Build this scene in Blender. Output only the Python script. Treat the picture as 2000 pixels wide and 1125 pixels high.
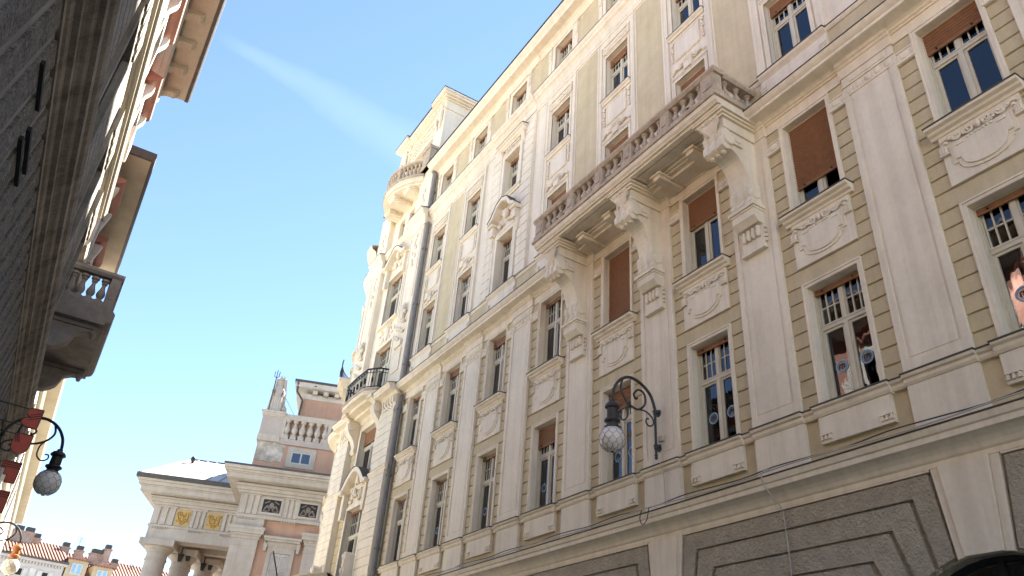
import bpy, bmesh, math, random
from mathutils import Vector, Matrix
R=math.radians; PI=math.pi; rnd=random.Random(7)
scene=bpy.context.scene
for o in list(bpy.data.objects): bpy.data.objects.remove(o)
COL=scene.collection
# ------------------------------------------------------------------ camera
cam_d=bpy.data.cameras.new('camera'); cam=bpy.data.objects.new('camera',cam_d); COL.objects.link(cam)
yaw,pitch,roll=R(29.3228),R(31.6784),R(4.7721)
fw=Vector((math.sin(yaw)*math.cos(pitch),math.cos(yaw)*math.cos(pitch),math.sin(pitch)))
r0=Vector((math.cos(yaw),-math.sin(yaw),0)); u0=r0.cross(fw)
rt=r0*math.cos(roll)+u0*math.sin(roll); up=-r0*math.sin(roll)+u0*math.cos(roll)
m=Matrix((rt,up,-fw)).transposed().to_4x4(); m.translation=(0,0,1.65); cam.matrix_world=m
cam_d.sensor_fit='HORIZONTAL'; cam_d.sensor_width=36.0; cam_d.lens=1504.93/2000*36
cam_d.clip_start=0.05; cam_d.clip_end=3000
scene.camera=cam
# ------------------------------------------------------------------ sky, sun, exposure
SUN_AZ=R(28)      # towards +X (behind the pale facade), turned this much ahead along the street
SUN_EL=R(48.5)
tosun=Vector((math.cos(SUN_AZ)*math.cos(SUN_EL),math.sin(SUN_AZ)*math.cos(SUN_EL),math.sin(SUN_EL)))
world=bpy.data.worlds.new('World'); scene.world=world; world.use_nodes=True
nt=world.node_tree; nt.nodes.clear()
sky=nt.nodes.new('ShaderNodeTexSky'); sky.sky_type='NISHITA'; sky.sun_disc=False
sky.sun_elevation=SUN_EL; sky.sun_rotation=math.atan2(tosun.x,tosun.y)
sky.air_density=1.0; sky.dust_density=0.05; sky.ozone_density=1.6; sky.altitude=2600
bg=nt.nodes.new('ShaderNodeBackground'); bg.inputs[1].default_value=0.050
# thin pale streak mixed into the sky colour, fixed in the world's directions
tc=nt.nodes.new('ShaderNodeTexCoord')
SKY_STREAK=True
ow=nt.nodes.new('ShaderNodeOutputWorld')
def wn(t,**k):
    n=nt.nodes.new(t)
    for a,b in k.items(): setattr(n,a,b)
    return n
def pixdir(x,y):
    return (fw+rt*((x-1000)/1504.93)-up*((y-562.5)/1504.93)).normalized()
A,B=pixdir(420,65),pixdir(800,285)
nrm=A.cross(B).normalized(); mid=(A+B).normalized(); along=(B-A).normalized()
def wdot(v):
    n=wn('ShaderNodeVectorMath',operation='DOT_PRODUCT'); nt.links.new(tc.outputs['Generated'],n.inputs[0]); n.inputs[1].default_value=v; return n.outputs['Value']
def wmath(op,a,b=None,clamp=False):
    n=wn('ShaderNodeMath',operation=op); n.use_clamp=clamp
    for i,q in enumerate((a,b)):
        if q is None: continue
        if isinstance(q,(int,float)): n.inputs[i].default_value=q
        else: nt.links.new(q,n.inputs[i])
    return n.outputs[0]
nz=wn('ShaderNodeTexNoise'); nz.inputs['Scale'].default_value=9; nz.inputs['Detail'].default_value=5
nt.links.new(tc.outputs['Generated'],nz.inputs['Vector'])
dist=wmath('ADD',wdot(nrm),wmath('MULTIPLY',wmath('SUBTRACT',nz.outputs['Fac'],0.5),0.045))
al=wdot(along)
la=along.dot(A); lb=along.dot(B)
t_=wmath('DIVIDE',wmath('SUBTRACT',al,la),lb-la,True)
wid=wmath('ADD',wmath('MULTIPLY',t_,0.026),0.009)
q=wmath('DIVIDE',wmath('ABSOLUTE',dist),wid)
g=wmath('SUBTRACT',1.0,wmath('MULTIPLY',q,q),True)
front=wmath('GREATER_THAN',wdot(mid),0.6)
fade=wmath('MULTIPLY',wmath('MULTIPLY',g,front),wmath('MINIMUM',wmath('MULTIPLY',t_,6.0),1.0,True))
fade=wmath("MULTIPLY",fade,0.017)
mix=wn('ShaderNodeMix',data_type='RGBA'); nt.links.new(fade,mix.inputs[0]); nt.links.new(sky.outputs[0],mix.inputs[6]); mix.inputs[7].default_value=(14,14.5,15,1)
nt.links.new(mix.outputs[2],bg.inputs[0]); nt.links.new(bg.outputs[0],ow.inputs[0])
sun_d=bpy.data.lights.new('sun','SUN'); sun_d.energy=5.0; sun_d.angle=R(0.53); sun_d.color=(1,0.95,0.87)
sun=bpy.data.objects.new('sun',sun_d); COL.objects.link(sun); sun.rotation_euler=(-tosun).to_track_quat('-Z','Y').to_euler(); sun.location=(40,30,60)
vs=scene.view_settings; vs.view_transform='Standard'; vs.look='None'; vs.exposure=3.1; vs.gamma=1; vs.use_curve_mapping=False
scene.render.engine='CYCLES'; scene.cycles.use_denoising=True
try: scene.cycles.denoiser='OPENIMAGEDENOISE'
except Exception: pass
scene.cycles.max_bounces=8; scene.cycles.diffuse_bounces=5; scene.cycles.glossy_bounces=3; scene.cycles.transparent_max_bounces=8
scene.cycles.sample_clamp_indirect=8; scene.cycles.caustics_reflective=False; scene.cycles.caustics_refractive=False
# ------------------------------------------------------------------ mesh builder
class MB:
    def __init__(s): s.v=[]; s.f=[]; s.m=[]; s.cur=0; s.r=[]
    def add(s,v,f):
        n=len(s.v); s.r.append((n,len(s.f),len(v),len(f))); s.v+=[tuple(p) for p in v]; s.f+=[tuple(i+n for i in q) for q in f]; s.m+=[s.cur]*len(f); return s
    def box(s,x0,x1,y0,y1,z0,z1):
        return s.add([(x0,y0,z0),(x1,y0,z0),(x1,y1,z0),(x0,y1,z0),(x0,y0,z1),(x1,y0,z1),(x1,y1,z1),(x0,y1,z1)],
            [(0,3,2,1),(4,5,6,7),(0,1,5,4),(1,2,6,5),(2,3,7,6),(3,0,4,7)])
    def prism(s,poly,ax,a,b):
        n=len(poly)
        def P(p,t): return {'x':(t,p[0],p[1]),'y':(p[0],t,p[1]),'z':(p[0],p[1],t)}[ax]
        v=[P(p,a) for p in poly]+[P(p,b) for p in poly]
        f=[tuple(range(n-1,-1,-1)),tuple(range(n,2*n))]+[(i,(i+1)%n,n+(i+1)%n,n+i) for i in range(n)]
        return s.add(v,f)
    def lathe(s,prof,c=(0,0,0),n=10,a0=0,a1=2*PI):
        full=abs(a1-a0-2*PI)<1e-6; k=n if full else n+1; v=[];f=[]
        for i in range(k):
            a=a0+(a1-a0)*i/n; ca,sa=math.cos(a),math.sin(a)
            for r,z in prof: v.append((c[0]+r*ca,c[1]+r*sa,c[2]+z))
        p=len(prof)
        for i in range(n):
            j=(i+1)%k
            for t in range(p-1): f.append((i*p+t,j*p+t,j*p+t+1,i*p+t+1))
        return s.add(v,f)
    def tube(s,pts,r,n=6,cap=True):
        pts=[Vector(p) for p in pts]; k=len(pts); v=[]; f=[]; ref=None
        for i,p in enumerate(pts):
            t=(pts[min(i+1,k-1)]-pts[max(i-1,0)]); t=t.normalized() if t.length>1e-9 else Vector((0,0,1))
            if ref is None: ref=t.orthogonal().normalized()
            ref=(ref-t*ref.dot(t)); ref=ref.normalized() if ref.length>1e-6 else t.orthogonal().normalized()
            b=t.cross(ref); rr=r[i] if isinstance(r,(list,tuple)) else r
            for j in range(n):
                a=2*PI*j/n; v.append(p+ref*(rr*math.cos(a))+b*(rr*math.sin(a)))
        for i in range(k-1):
            for j in range(n): f.append((i*n+j,i*n+(j+1)%n,(i+1)*n+(j+1)%n,(i+1)*n+j))
        if cap: f+= [tuple(range(n-1,-1,-1)),tuple((k-1)*n+j for j in range(n))]
        return s.add(v,f)
    def ell(s,c,rx,ry,rz,nu=8,nv=5):
        v=[(c[0],c[1],c[2]-rz)]; f=[]
        for i in range(1,nv):
            t=-PI/2+PI*i/nv
            for j in range(nu):
                a=2*PI*j/nu; v.append((c[0]+rx*math.cos(t)*math.cos(a),c[1]+ry*math.cos(t)*math.sin(a),c[2]+rz*math.sin(t)))
        v.append((c[0],c[1],c[2]+rz)); L=len(v)-1
        for j in range(nu): f.append((0,1+(j+1)%nu,1+j)); f.append((L,1+(nv-2)*nu+j,1+(nv-2)*nu+(j+1)%nu))
        for i in range(nv-2):
            for j in range(nu): f.append((1+i*nu+j,1+i*nu+(j+1)%nu,1+(i+1)*nu+(j+1)%nu,1+(i+1)*nu+j))
        return s.add(v,f)
    def spiral(s,c,r,turns,rad,d=1,a0=0,n=22,x=0):   # scroll lying in a Y-Z plane
        pts=[]
        for i in range(n+1):
            t=i/n; a=a0+d*turns*2*PI*t; q=r*(1-0.86*t); pts.append((c[0],c[1]+q*math.cos(a),c[2]+q*math.sin(a)))
        return s.tube(pts,[rad*(1.0-.35*i/n) for i in range(n+1)],5)
    def pieces(s,tol=.03):       # one builder for each group of touching shapes
        B=[]
        for (n,fi,nv,nf) in s.r:
            V=s.v[n:n+nv]; B.append([min(p[i] for p in V)-tol for i in range(3)]+[max(p[i] for p in V)+tol for i in range(3)])
        par=list(range(len(B)))
        def fd(i):
            while par[i]!=i: i=par[i]
            return i
        for i in range(len(B)):
            for j in range(i):
                if all(B[i][k]<=B[j][k+3] and B[j][k]<=B[i][k+3] for k in range(3)): par[fd(i)]=fd(j)
        G={}
        for i in range(len(B)): G.setdefault(fd(i),[]).append(i)
        out=[]
        for g in G.values():
            q=MB()
            for i in g:
                n,fi,nv,nf=s.r[i]; q.add(s.v[n:n+nv],[tuple(k-n for k in t) for t in s.f[fi:fi+nf]])
            out.append(q)
        return out
    def quad(s,a,b,c,d): return s.add([a,b,c,d],[(0,1,2,3)])
    def mesh(s,name,mats,smooth=False,recalc=True):
        me=bpy.data.meshes.new(name); me.from_pydata(s.v,[],s.f)
        for q in (mats if isinstance(mats,(list,tuple)) else [mats]): me.materials.append(q)
        if any(s.m): me.polygons.foreach_set('material_index',s.m)
        if recalc:
            bm=bmesh.new(); bm.from_mesh(me); bmesh.ops.recalc_face_normals(bm,faces=bm.faces); bm.to_mesh(me); bm.free()
        if smooth:
            me.polygons.foreach_set('use_smooth',[True]*len(me.polygons)); 
            try: me.set_sharp_from_angle(angle=R(38))
            except Exception: pass
        me.update(); return me
def link(name,data,parent=None,loc=(0,0,0),rz=0):
    o=bpy.data.objects.new(name,data); COL.objects.link(o)
    if parent is not None: o.parent=parent
    o.location=loc; o.rotation_euler=(0,0,rz); return o
def part(name,mb,mats,parent,loc=(0,0,0),smooth=False,rz=0,recalc=True):
    return link(name,mb.mesh(name,mats,smooth,recalc),parent,loc,rz)
def tag(o,label=None,cat=None,group=None,kind=None):
    for k,v in (('label',label),('category',cat),('group',group),('kind',kind)):
        if v: o[k]=v
    return o
def empty(name,loc,rz,label,cat,group=None):
    o=bpy.data.objects.new(name,None); COL.objects.link(o); o.location=loc; o.rotation_euler=(0,0,rz); o.empty_display_size=.3
    return tag(o,label,cat,group)
def sub(root,name,mb,mats,smooth=False,recalc=True):   # a part given in WORLD coordinates (under an unrotated root or one of its parts)
    o=part(name,mb,mats,root,smooth=smooth,recalc=recalc); o.location=-root.location if root.parent is None else (0,0,0); return o
def subs(root,name,mb,mats,smooth=False):      # the same, each separate piece a part of its own
    for q in mb.pieces(): sub(root,name,q,mats,smooth)
# ------------------------------------------------------------------ materials
def mat(name,col,rough=.75,var=.10,scale=3.0,bump=.0,bscale=60,bdist=.02,metal=0,spec=.3,dirt=0.0,streak=0.0):
    M=bpy.data.materials.new(name); M.use_nodes=True; n=M.node_tree; b=n.nodes['Principled BSDF']
    b.inputs['Roughness'].default_value=rough; b.inputs['Metallic'].default_value=metal; b.inputs['Specular IOR Level'].default_value=spec
    g=n.nodes.new('ShaderNodeNewGeometry')
    def noise(s,det=4,vec=None,r=.6):
        t=n.nodes.new('ShaderNodeTexNoise'); t.inputs['Scale'].default_value=s; t.inputs['Detail'].default_value=det; t.inputs['Roughness'].default_value=r
        n.links.new(vec if vec else g.outputs['Position'],t.inputs['Vector']); return t.outputs['Fac']
    def ramp(src,a,b2,c0,c1):
        r=n.nodes.new('ShaderNodeValToRGB'); r.color_ramp.elements[0].position=a; r.color_ramp.elements[1].position=b2
        r.color_ramp.elements[0].color=c0; r.color_ramp.elements[1].color=c1; n.links.new(src,r.inputs[0]); return r.outputs[0]
    c0=tuple(x*(1-var) for x in col)+(1,); c1=tuple(min(1,x*(1+var)) for x in col)+(1,)
    out=ramp(noise(scale),.3,.7,c0,c1)
    def mul(a,bb,fac=1.0):
        mx=n.nodes.new('ShaderNodeMix'); mx.data_type='RGBA'; mx.blend_type='MULTIPLY'; mx.inputs[0].default_value=fac
        n.links.new(a,mx.inputs[6]); n.links.new(bb,mx.inputs[7]); return mx.outputs[2]
    if dirt>0:
        out=mul(out,ramp(noise(scale*.23,6,r=.7),.38,.62,(1-dirt,1-dirt*1.05,1-dirt*1.15,1),(1,1,1,1)))
        out=mul(out,ramp(noise(scale*9,3),.35,.55,(1-dirt*.5,)*3+(1,),(1,1,1,1)))
    if streak>0:
        mp=n.nodes.new('ShaderNodeMapping'); mp.inputs['Scale'].default_value=(4.0,4.0,.16); n.links.new(g.outputs['Position'],mp.inputs['Vector'])
        out=mul(out,ramp(noise(1.0,5,mp.outputs[0],.65),.36,.56,(1-streak,1-streak*1.1,1-streak*1.2,1),(1,1,1,1)))
    n.links.new(out,b.inputs['Base Color'])
    if bump>0:
        bp=n.nodes.new('ShaderNodeBump'); bp.inputs['Strength'].default_value=bump; bp.inputs['Distance'].default_value=bdist
        n.links.new(noise(bscale,3),bp.inputs['Height']); n.links.new(bp.outputs[0],b.inputs['Normal'])
    return M
CREAM=mat('cream_plaster',(.81,.722,.565),.78,.05,1.2,.10,55,dirt=.09,streak=.10)
OLIVE=mat('olive_plaster',(.61,.51,.32),.8,.07,2.0,.14,60,dirt=.10,streak=.08)
GREY=mat('grey_roughcast',(.44,.385,.285),.85,.12,5,1.0,17,bdist=.07,dirt=.10)
BAL=mat('balustrade_stone',(.56,.46,.345),.85,.14,9,.3,70,dirt=.24,streak=.12)
FRAME=mat('window_frame_paint',(.60,.55,.42),.5,.04,3)
SHUT=mat('shutter_slats',(.25,.115,.05),.55,.13,8)
FLASH=mat('lead_flashing',(.075,.068,.062),.6,.2,6,metal=.1)
PIPE=mat('zinc_pipe',(.21,.20,.19),.55,.14,5,metal=.1,dirt=.15)
IRON=mat('black_iron',(.018,.017,.017),.45,.25,12)
IRON2=mat('grey_painted_iron',(.045,.043,.042),.45,.2,12)
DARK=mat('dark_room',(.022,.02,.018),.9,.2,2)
CURT=mat('curtain_cloth',(.42,.42,.40),.9,.1,9)
STICK=mat('blue_sticker',(.20,.38,.55),.5,.05,5)
STICKD=mat('sticker_disc',(.34,.32,.31),.5,.05,5)
STICKL=mat('sticker_letter',(.012,.012,.03),.5,.05,5)
CABLE=mat('grey_cable',(.45,.41,.34),.6,.1,9)
CABLED=mat('dark_cable',(.05,.045,.045),.6,.1,9)
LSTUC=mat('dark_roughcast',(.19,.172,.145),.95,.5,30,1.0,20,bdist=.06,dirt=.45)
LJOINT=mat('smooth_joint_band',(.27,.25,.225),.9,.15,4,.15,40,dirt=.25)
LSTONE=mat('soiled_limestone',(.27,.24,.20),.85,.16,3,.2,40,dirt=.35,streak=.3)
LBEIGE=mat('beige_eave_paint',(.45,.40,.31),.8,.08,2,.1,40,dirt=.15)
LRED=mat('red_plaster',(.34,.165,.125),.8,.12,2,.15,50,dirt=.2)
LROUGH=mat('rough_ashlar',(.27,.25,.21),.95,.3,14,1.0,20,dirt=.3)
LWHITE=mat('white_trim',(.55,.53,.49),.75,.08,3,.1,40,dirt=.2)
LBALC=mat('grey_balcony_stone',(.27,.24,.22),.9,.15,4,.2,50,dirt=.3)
TST=mat('theatre_limestone',(.45,.405,.35),.85,.08,1.5,.15,30,dirt=.12,streak=.08)
TPINK=mat('salmon_plaster',(.47,.30,.215),.85,.06,1.2,.1,30,dirt=.1,streak=.08)
TGREY=mat('grey_render',(.42,.375,.34),.88,.08,1.2,.1,30,dirt=.15)
TPATCH=mat('peeling_render',(.50,.46,.40),.92,.25,2.4,.5,12,dirt=.4)
GOLD=mat('gilded_relief',(.42,.25,.05),.45,.2,8,metal=.35)
GOLDB=mat('gold_panel_ground',(.42,.31,.16),.7,.1,5)
TROOF=mat('pale_metal_roof',(.40,.39,.36),.5,.06,2)
TILE=mat('terracotta_tiles',(.21,.105,.078),.85,.28,6,.3,20,dirt=.25)
YELL=mat('yellow_plaster',(.40,.33,.225),.85,.07,2)
GREYF=mat('grey_far_facade',(.42,.40,.38),.85,.08,1)
BRICK=mat('chimney_render',(.38,.30,.24),.9,.2,3,dirt=.3)
ASPH=mat('street_stone_paving',(.33,.31,.27),.85,.12,2,.2,20,dirt=.2)
PAVE=mat('stone_paving',(.30,.28,.25),.85,.12,2,.2,20,dirt=.2)
SIGNR=mat('red_sign_enamel',(.52,.085,.045),.5,.08,6)
ORANGE=mat('copper_lamp_neck',(.40,.15,.05),.45,.15,10,metal=.2)
WIRE=mat('globe_wire',(.16,.14,.13),.6,.1,9)
def glass_mat():
    M=bpy.data.materials.new('window_glass'); M.use_nodes=True; n=M.node_tree; n.nodes.clear()
    o=n.nodes.new('ShaderNodeOutputMaterial'); mx=n.nodes.new('ShaderNodeMixShader'); tr=n.nodes.new('ShaderNodeBsdfTransparent'); gl=n.nodes.new('ShaderNodeBsdfGlossy')
    tr.inputs[0].default_value=(.82,.84,.82,1); gl.inputs['Color'].default_value=(.95,.96,1,1); gl.inputs['Roughness'].default_value=.01
    fr=n.nodes.new('ShaderNodeFresnel'); fr.inputs['IOR'].default_value=1.72
    g=n.nodes.new('ShaderNodeNewGeometry'); t=n.nodes.new('ShaderNodeTexNoise'); t.inputs['Scale'].default_value=1.3; t.inputs['Detail'].default_value=1.5
    mp=n.nodes.new('ShaderNodeMapping'); mp.inputs['Scale'].default_value=(1,2.4,.8); n.links.new(g.outputs['Position'],mp.inputs[0]); n.links.new(mp.outputs[0],t.inputs['Vector'])
    bp=n.nodes.new('ShaderNodeBump'); bp.inputs['Strength'].default_value=.10; bp.inputs['Distance'].default_value=.05; n.links.new(t.outputs['Fac'],bp.inputs['Height'])
    n.links.new(bp.outputs[0],gl.inputs['Normal']); n.links.new(fr.outputs[0],mx.inputs[0]); n.links.new(tr.outputs[0],mx.inputs[1]); n.links.new(gl.outputs[0],mx.inputs[2]); n.links.new(mx.outputs[0],o.inputs[0])
    return M
GLASS=glass_mat()
n=STICKD.node_tree; o=n.nodes['Material Output']; mx=n.nodes.new('ShaderNodeMixShader'); tr=n.nodes.new('ShaderNodeBsdfTransparent'); mx.inputs[0].default_value=.45
n.links.new(tr.outputs[0],mx.inputs[1]); n.links.new(n.nodes['Principled BSDF'].outputs[0],mx.inputs[2]); n.links.new(mx.outputs[0],o.inputs[0])
def globe_mat(name,col):
    M=mat(name,col,.28,.05,6,spec=.5); b=M.node_tree.nodes['Principled BSDF']
    b.inputs['Subsurface Weight'].default_value=.35; b.inputs['Subsurface Radius'].default_value=(.2,.2,.2); b.inputs['Subsurface Scale'].default_value=.3; return M
GLOBE=globe_mat('opal_globe',(.74,.70,.64)); GLOBEY=globe_mat('yellowed_opal_globe',(.80,.73,.58))
# ------------------------------------------------------------------ ground
def struct(name,mb,m): return tag(part(name,mb,m,None),kind='structure')
struct('ground',MB().box(-400,400,-200,600,-.5,-.12),PAVE)
struct('road',MB().box(1.6,8.4,-60,44,-.12,-.004),ASPH)
struct('pavement_right',MB().box(8.4,11.7,-60,44,-.12,.12),PAVE)
struct('pavement_left',MB().box(-1.6,1.6,-60,60,-.12,.0),PAVE)
# ------------------------------------------------------------------ the long pale building on the right
W=11.5; C0,DC=4.4559,3.34057
def c(k): return C0+DC*k
def pm(k): return C0+DC*(k+.5)          # pilaster axis between columns k and k+1
Y0=-7.0
RB=empty('corner_building',(W,29,0),0,'long cream and olive stucco apartment building with balcony, turning a rounded corner','building')
def flat(X):
    return lambda s,z,d: (X+d,s,z)
def arcm(cx,cy,rad):
    def f(a,z,d):
        return (cx-(rad-d)*math.cos(a),cy+(rad-d)*math.sin(a),z)
    return f
def wall_holes(mb,mp,s0,s1,z0,z1,holes,depth,ns=None):
    S=sorted(set([s0,s1]+[h[0] for h in holes]+[h[1] for h in holes]+([s0+(s1-s0)*i/ns for i in range(1,ns)] if ns else [])))
    Z=sorted(set([z0,z1]+[h[2] for h in holes]+[h[3] for h in holes]))
    S=[x for x in S if s0<=x<=s1]; Z=[x for x in Z if z0<=x<=z1]
    for i in range(len(S)-1):
        for j in range(len(Z)-1):
            sm,zm=(S[i]+S[i+1])/2,(Z[j]+Z[j+1])/2
            if any(h[0]<sm<h[1] and h[2]<zm<h[3] for h in holes): continue
            mb.quad(mp(S[i],Z[j],0),mp(S[i+1],Z[j],0),mp(S[i+1],Z[j+1],0),mp(S[i],Z[j+1],0))
    for h in holes:
        a,b,p,q=h[:4]
        mb.quad(mp(a,p,0),mp(a,q,0),mp(a,q,depth),mp(a,p,depth)); mb.quad(mp(b,p,0),mp(b,q,0),mp(b,q,depth),mp(b,p,depth))
        mb.quad(mp(a,p,0),mp(b,p,0),mp(b,p,depth),mp(a,p,depth)); mb.quad(mp(a,q,0),mp(b,q,0),mp(b,q,depth),mp(a,q,depth))
HW=.60                                  # half an opening
F={2:(7.65,10.21),3:(12.0,14.54),4:(16.5,18.9),5:(20.9,23.0),6:(25.0,26.75)}
KS=range(0,8)
YE=29.2                                  # where the corner pier begins
# --- walls
w=MB()
wall_holes(w,flat(W+.03),Y0,YE,6.0,15.3,[(c(k)-HW,c(k)+HW,*F[f]) for k in KS for f in (2,3)],.42)
sub(RB,'wall',w,OLIVE,recalc=False)
w=MB()
wall_holes(w,flat(W),Y0,YE,15.3,27.6,[(c(k)-HW,c(k)+HW,*F[f]) for k in KS for f in (4,5,6)],.42)
sub(RB,'upper_wall',w,CREAM,recalc=False)
# --- core of the house: rooms behind the windows stay dark, the roof shuts out the sun
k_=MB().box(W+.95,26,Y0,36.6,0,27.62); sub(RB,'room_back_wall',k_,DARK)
rf=MB().prism([(W-.60,27.745),(W+.2,27.85),(W+4.0,30.0),(26,30.0),(26,27.6),(W,27.6)],'y',Y0,YE+.05); sub(RB,'roof',rf,FLASH)
sub(RB,'corner_roof',MB().box(W+.45,26,YE+.05,36.4,27.6,27.95),FLASH)
gt=MB().prism([(W-.73,27.705),(W-.73,27.76),(W-.58,27.78),(W-.58,27.72)],'y',Y0,YE+.1); sub(RB,'gutter',gt,FLASH)
# --- mouldings that run along the street: profile (x out from W is negative)
def mould(name,prof,y0,y1,m=CREAM,parent=RB): 
    return sub(parent,name,MB().prism([(W+a,b) for a,b in prof],'y',y0,y1),m)
PW=.60                                   # half a pilaster
# lower cornice over the ground floor
mould('lower_cornice',[(.05,6.02),(-.05,6.02),(-.05,6.10),(-.08,6.13),(-.11,6.19),(-.16,6.26),(-.23,6.31),(-.30,6.33),(-.30,6.42),(-.33,6.44),(-.35,6.50),(-.36,6.54),(.05,6.66)],Y0,YE)
mould('cornice_flashing',[(-.365,6.535),(-.375,6.545),(-.375,6.562),(-.02,6.695),(-.02,6.66)],Y0,YE,FLASH)
# sill course
mould('sill_course',[(.05,7.46),(-.03,7.46),(-.05,7.50),(-.05,7.55),(-.09,7.58),(-.10,7.63),(.05,7.63)],Y0,YE)
mould('sill_flashing',[(.02,7.632),(-.115,7.632),(-.115,7.652),(.02,7.662)],Y0,YE,FLASH)
for k in range(-1,8):
    if 0<=k: 
        y=c(k)
        mould('window_sill',[(-.0,7.44),(-.07,7.45),(-.10,7.50),(-.11,7.56),(-.155,7.59),(-.165,7.628),(.3,7.66),(.3,7.44)],y-.78,y+.78)
        mould('sill_flashing',[(.1,7.668),(-.18,7.632),(-.18,7.655),(.1,7.69)],y-.80,y+.80,FLASH)
        pl=mould('plinth_panel',[(.05,6.94),(-.055,6.94),(-.055,7.44),(.05,7.44)],y-.74,y+.74)
        g=MB()
        for s in (-1,1):
            for j in range(3):
                yy=y+s*(.70-.085*j); g.prism([(yy-.030,7.0),(yy+.030,7.0),(yy+.018,7.085),(yy-.018,7.085)],'x',W-.085,W-.05)
            g.box(W-.095,W-.05,y+s*.61-.125,y+s*.61+.125,7.085,7.115)
        subs(pl,'gutta_ornament',g,CREAM)
    if k<7:
        y=pm(k)
        mould('pilaster_base',[(.05,6.64),(-.06,6.64),(-.06,7.45),(.05,7.45)],y-PW,y+PW)
        mould('sill_course_break',[(.05,7.455),(-.07,7.455),(-.10,7.50),(-.10,7.56),(-.145,7.58),(-.16,7.629),(.05,7.629)],y-PW-.02,y+PW+.02)
        mould('sill_flashing',[(.02,7.633),(-.175,7.633),(-.175,7.656),(.02,7.67)],y-PW-.035,y+PW+.035,FLASH)
# --- pilasters of the rusticated storeys
def oval_chain(mb,y,z,n,sp,ry,rz,x):
    for i in range(n):
        yy=y+(i-(n-1)/2)*sp; mb.ell((x,yy,z),.035,ry,rz,8,5)
        if i<n-1: mb.ell((x,yy+sp/2,z),.028,.025,rz*.9,6,4)
    return mb
for k in range(-1,7):
    y=pm(k)
    p=MB(); p.box(W-.06,W+.04,y-PW,y+PW,7.63,14.64)
    o=sub(RB,'pilaster',p,CREAM)
    q=MB()                                # raised border round the sunk field
    b=.13
    q.box(W-.082,W-.06,y-PW,y-PW+b,7.66,14.08); q.box(W-.082,W-.06,y+PW-b,y+PW,7.66,14.08)
    q.box(W-.082,W-.06,y-PW+b,y+PW-b,7.66,7.86)
    q.box(W-.070,W-.06,y-PW+b+.05,y+PW-b-.05,7.93,14.08)
    sub(o,'raised_border',q,CREAM)
    if not (1<=k<=3):
        q=MB(); q.box(W-.09,W-.06,y-PW-.01,y+PW+.01,14.08,14.12); q.box(W-.09,W-.06,y-PW-.01,y+PW+.01,14.36,14.40)
        oval_chain(q,y,14.24,5,.225,.085,.10,W-.06)
        q.box(W-.075,W-.06,y-.42,y+.42,14.45,14.60)
        sub(o,'medallion_band',q,CREAM,True)
# --- fascia and the great cornice under the upper storeys
mould('fascia',[(.05,14.645),(-.02,14.645),(-.02,14.90),(.05,14.90)],Y0,YE)
GC=[(.05,14.90),(-.05,14.90),(-.06,14.94),(-.10,14.96),(-.11,15.0),(-.16,15.03),(-.40,15.05),(-.42,15.06),(-.42,15.13),(-.45,15.15),(-.49,15.19),(-.52,15.24),(-.53,15.27),(.05,15.42)]
mould('great_cornice',GC,Y0,YE)
mould('cornice_flashing',[(-.535,15.268),(-.545,15.275),(-.545,15.295),(-.03,15.455),(-.03,15.42)],Y0,YE,FLASH)
for k in range(-1,7):
    y=pm(k); mould('cornice_break',[(.05,14.642),(-.085,14.642),(-.085,14.89),(-.12,14.91),(-.13,14.95),(-.17,14.975),(-.19,15.02),(-.25,15.046),(.05,15.046)],y-PW-.03,y+PW+.03)
# --- surrounds of the two rusticated storeys
def surround(name,y,z0,z1,hw,bw,d,m=CREAM):
    q=MB()
    for s in (-1,1):
        a,b=sorted((y+s*hw,y+s*(hw+bw))); q.box(W-d,W+.04,a,b,z0,z1+bw)
    q.box(W-d,W+.04,y-hw,y+hw,z1,z1+bw)
    i=bw*.45
    for s in (-1,1):
        a,b=sorted((y+s*(hw+bw-.035),y+s*(hw+bw))); q.box(W-d-.018,W-d,a,b,z0,z1+bw)
    q.box(W-d-.018,W-d,y-hw-bw+.035,y+hw+bw-.035,z1+bw-.035,z1+bw)
    return sub(RB,name,q,m)
for k in KS:
    for f in (2,3): 
        surround('window_surround',c(k),F[f][0]+.02,F[f][1],HW,.09,.03)
# reveals are the wall's own; cream lining inside them
rv=MB()
for k in KS:
    for f in (2,3):
        z0,z1=F[f]; y=c(k)
        for s in (-1,1): 
            a,b=sorted((y+s*(HW-.012),y+s*HW)); rv.box(W-.028,W+.40,a,b,z0+.015,z1-.0)
        rv.box(W-.028,W+.40,y-HW+.012,y+HW-.012,z1-.014,z1-.002)
subs(RB,'reveal_lining',rv,CREAM)
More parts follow.
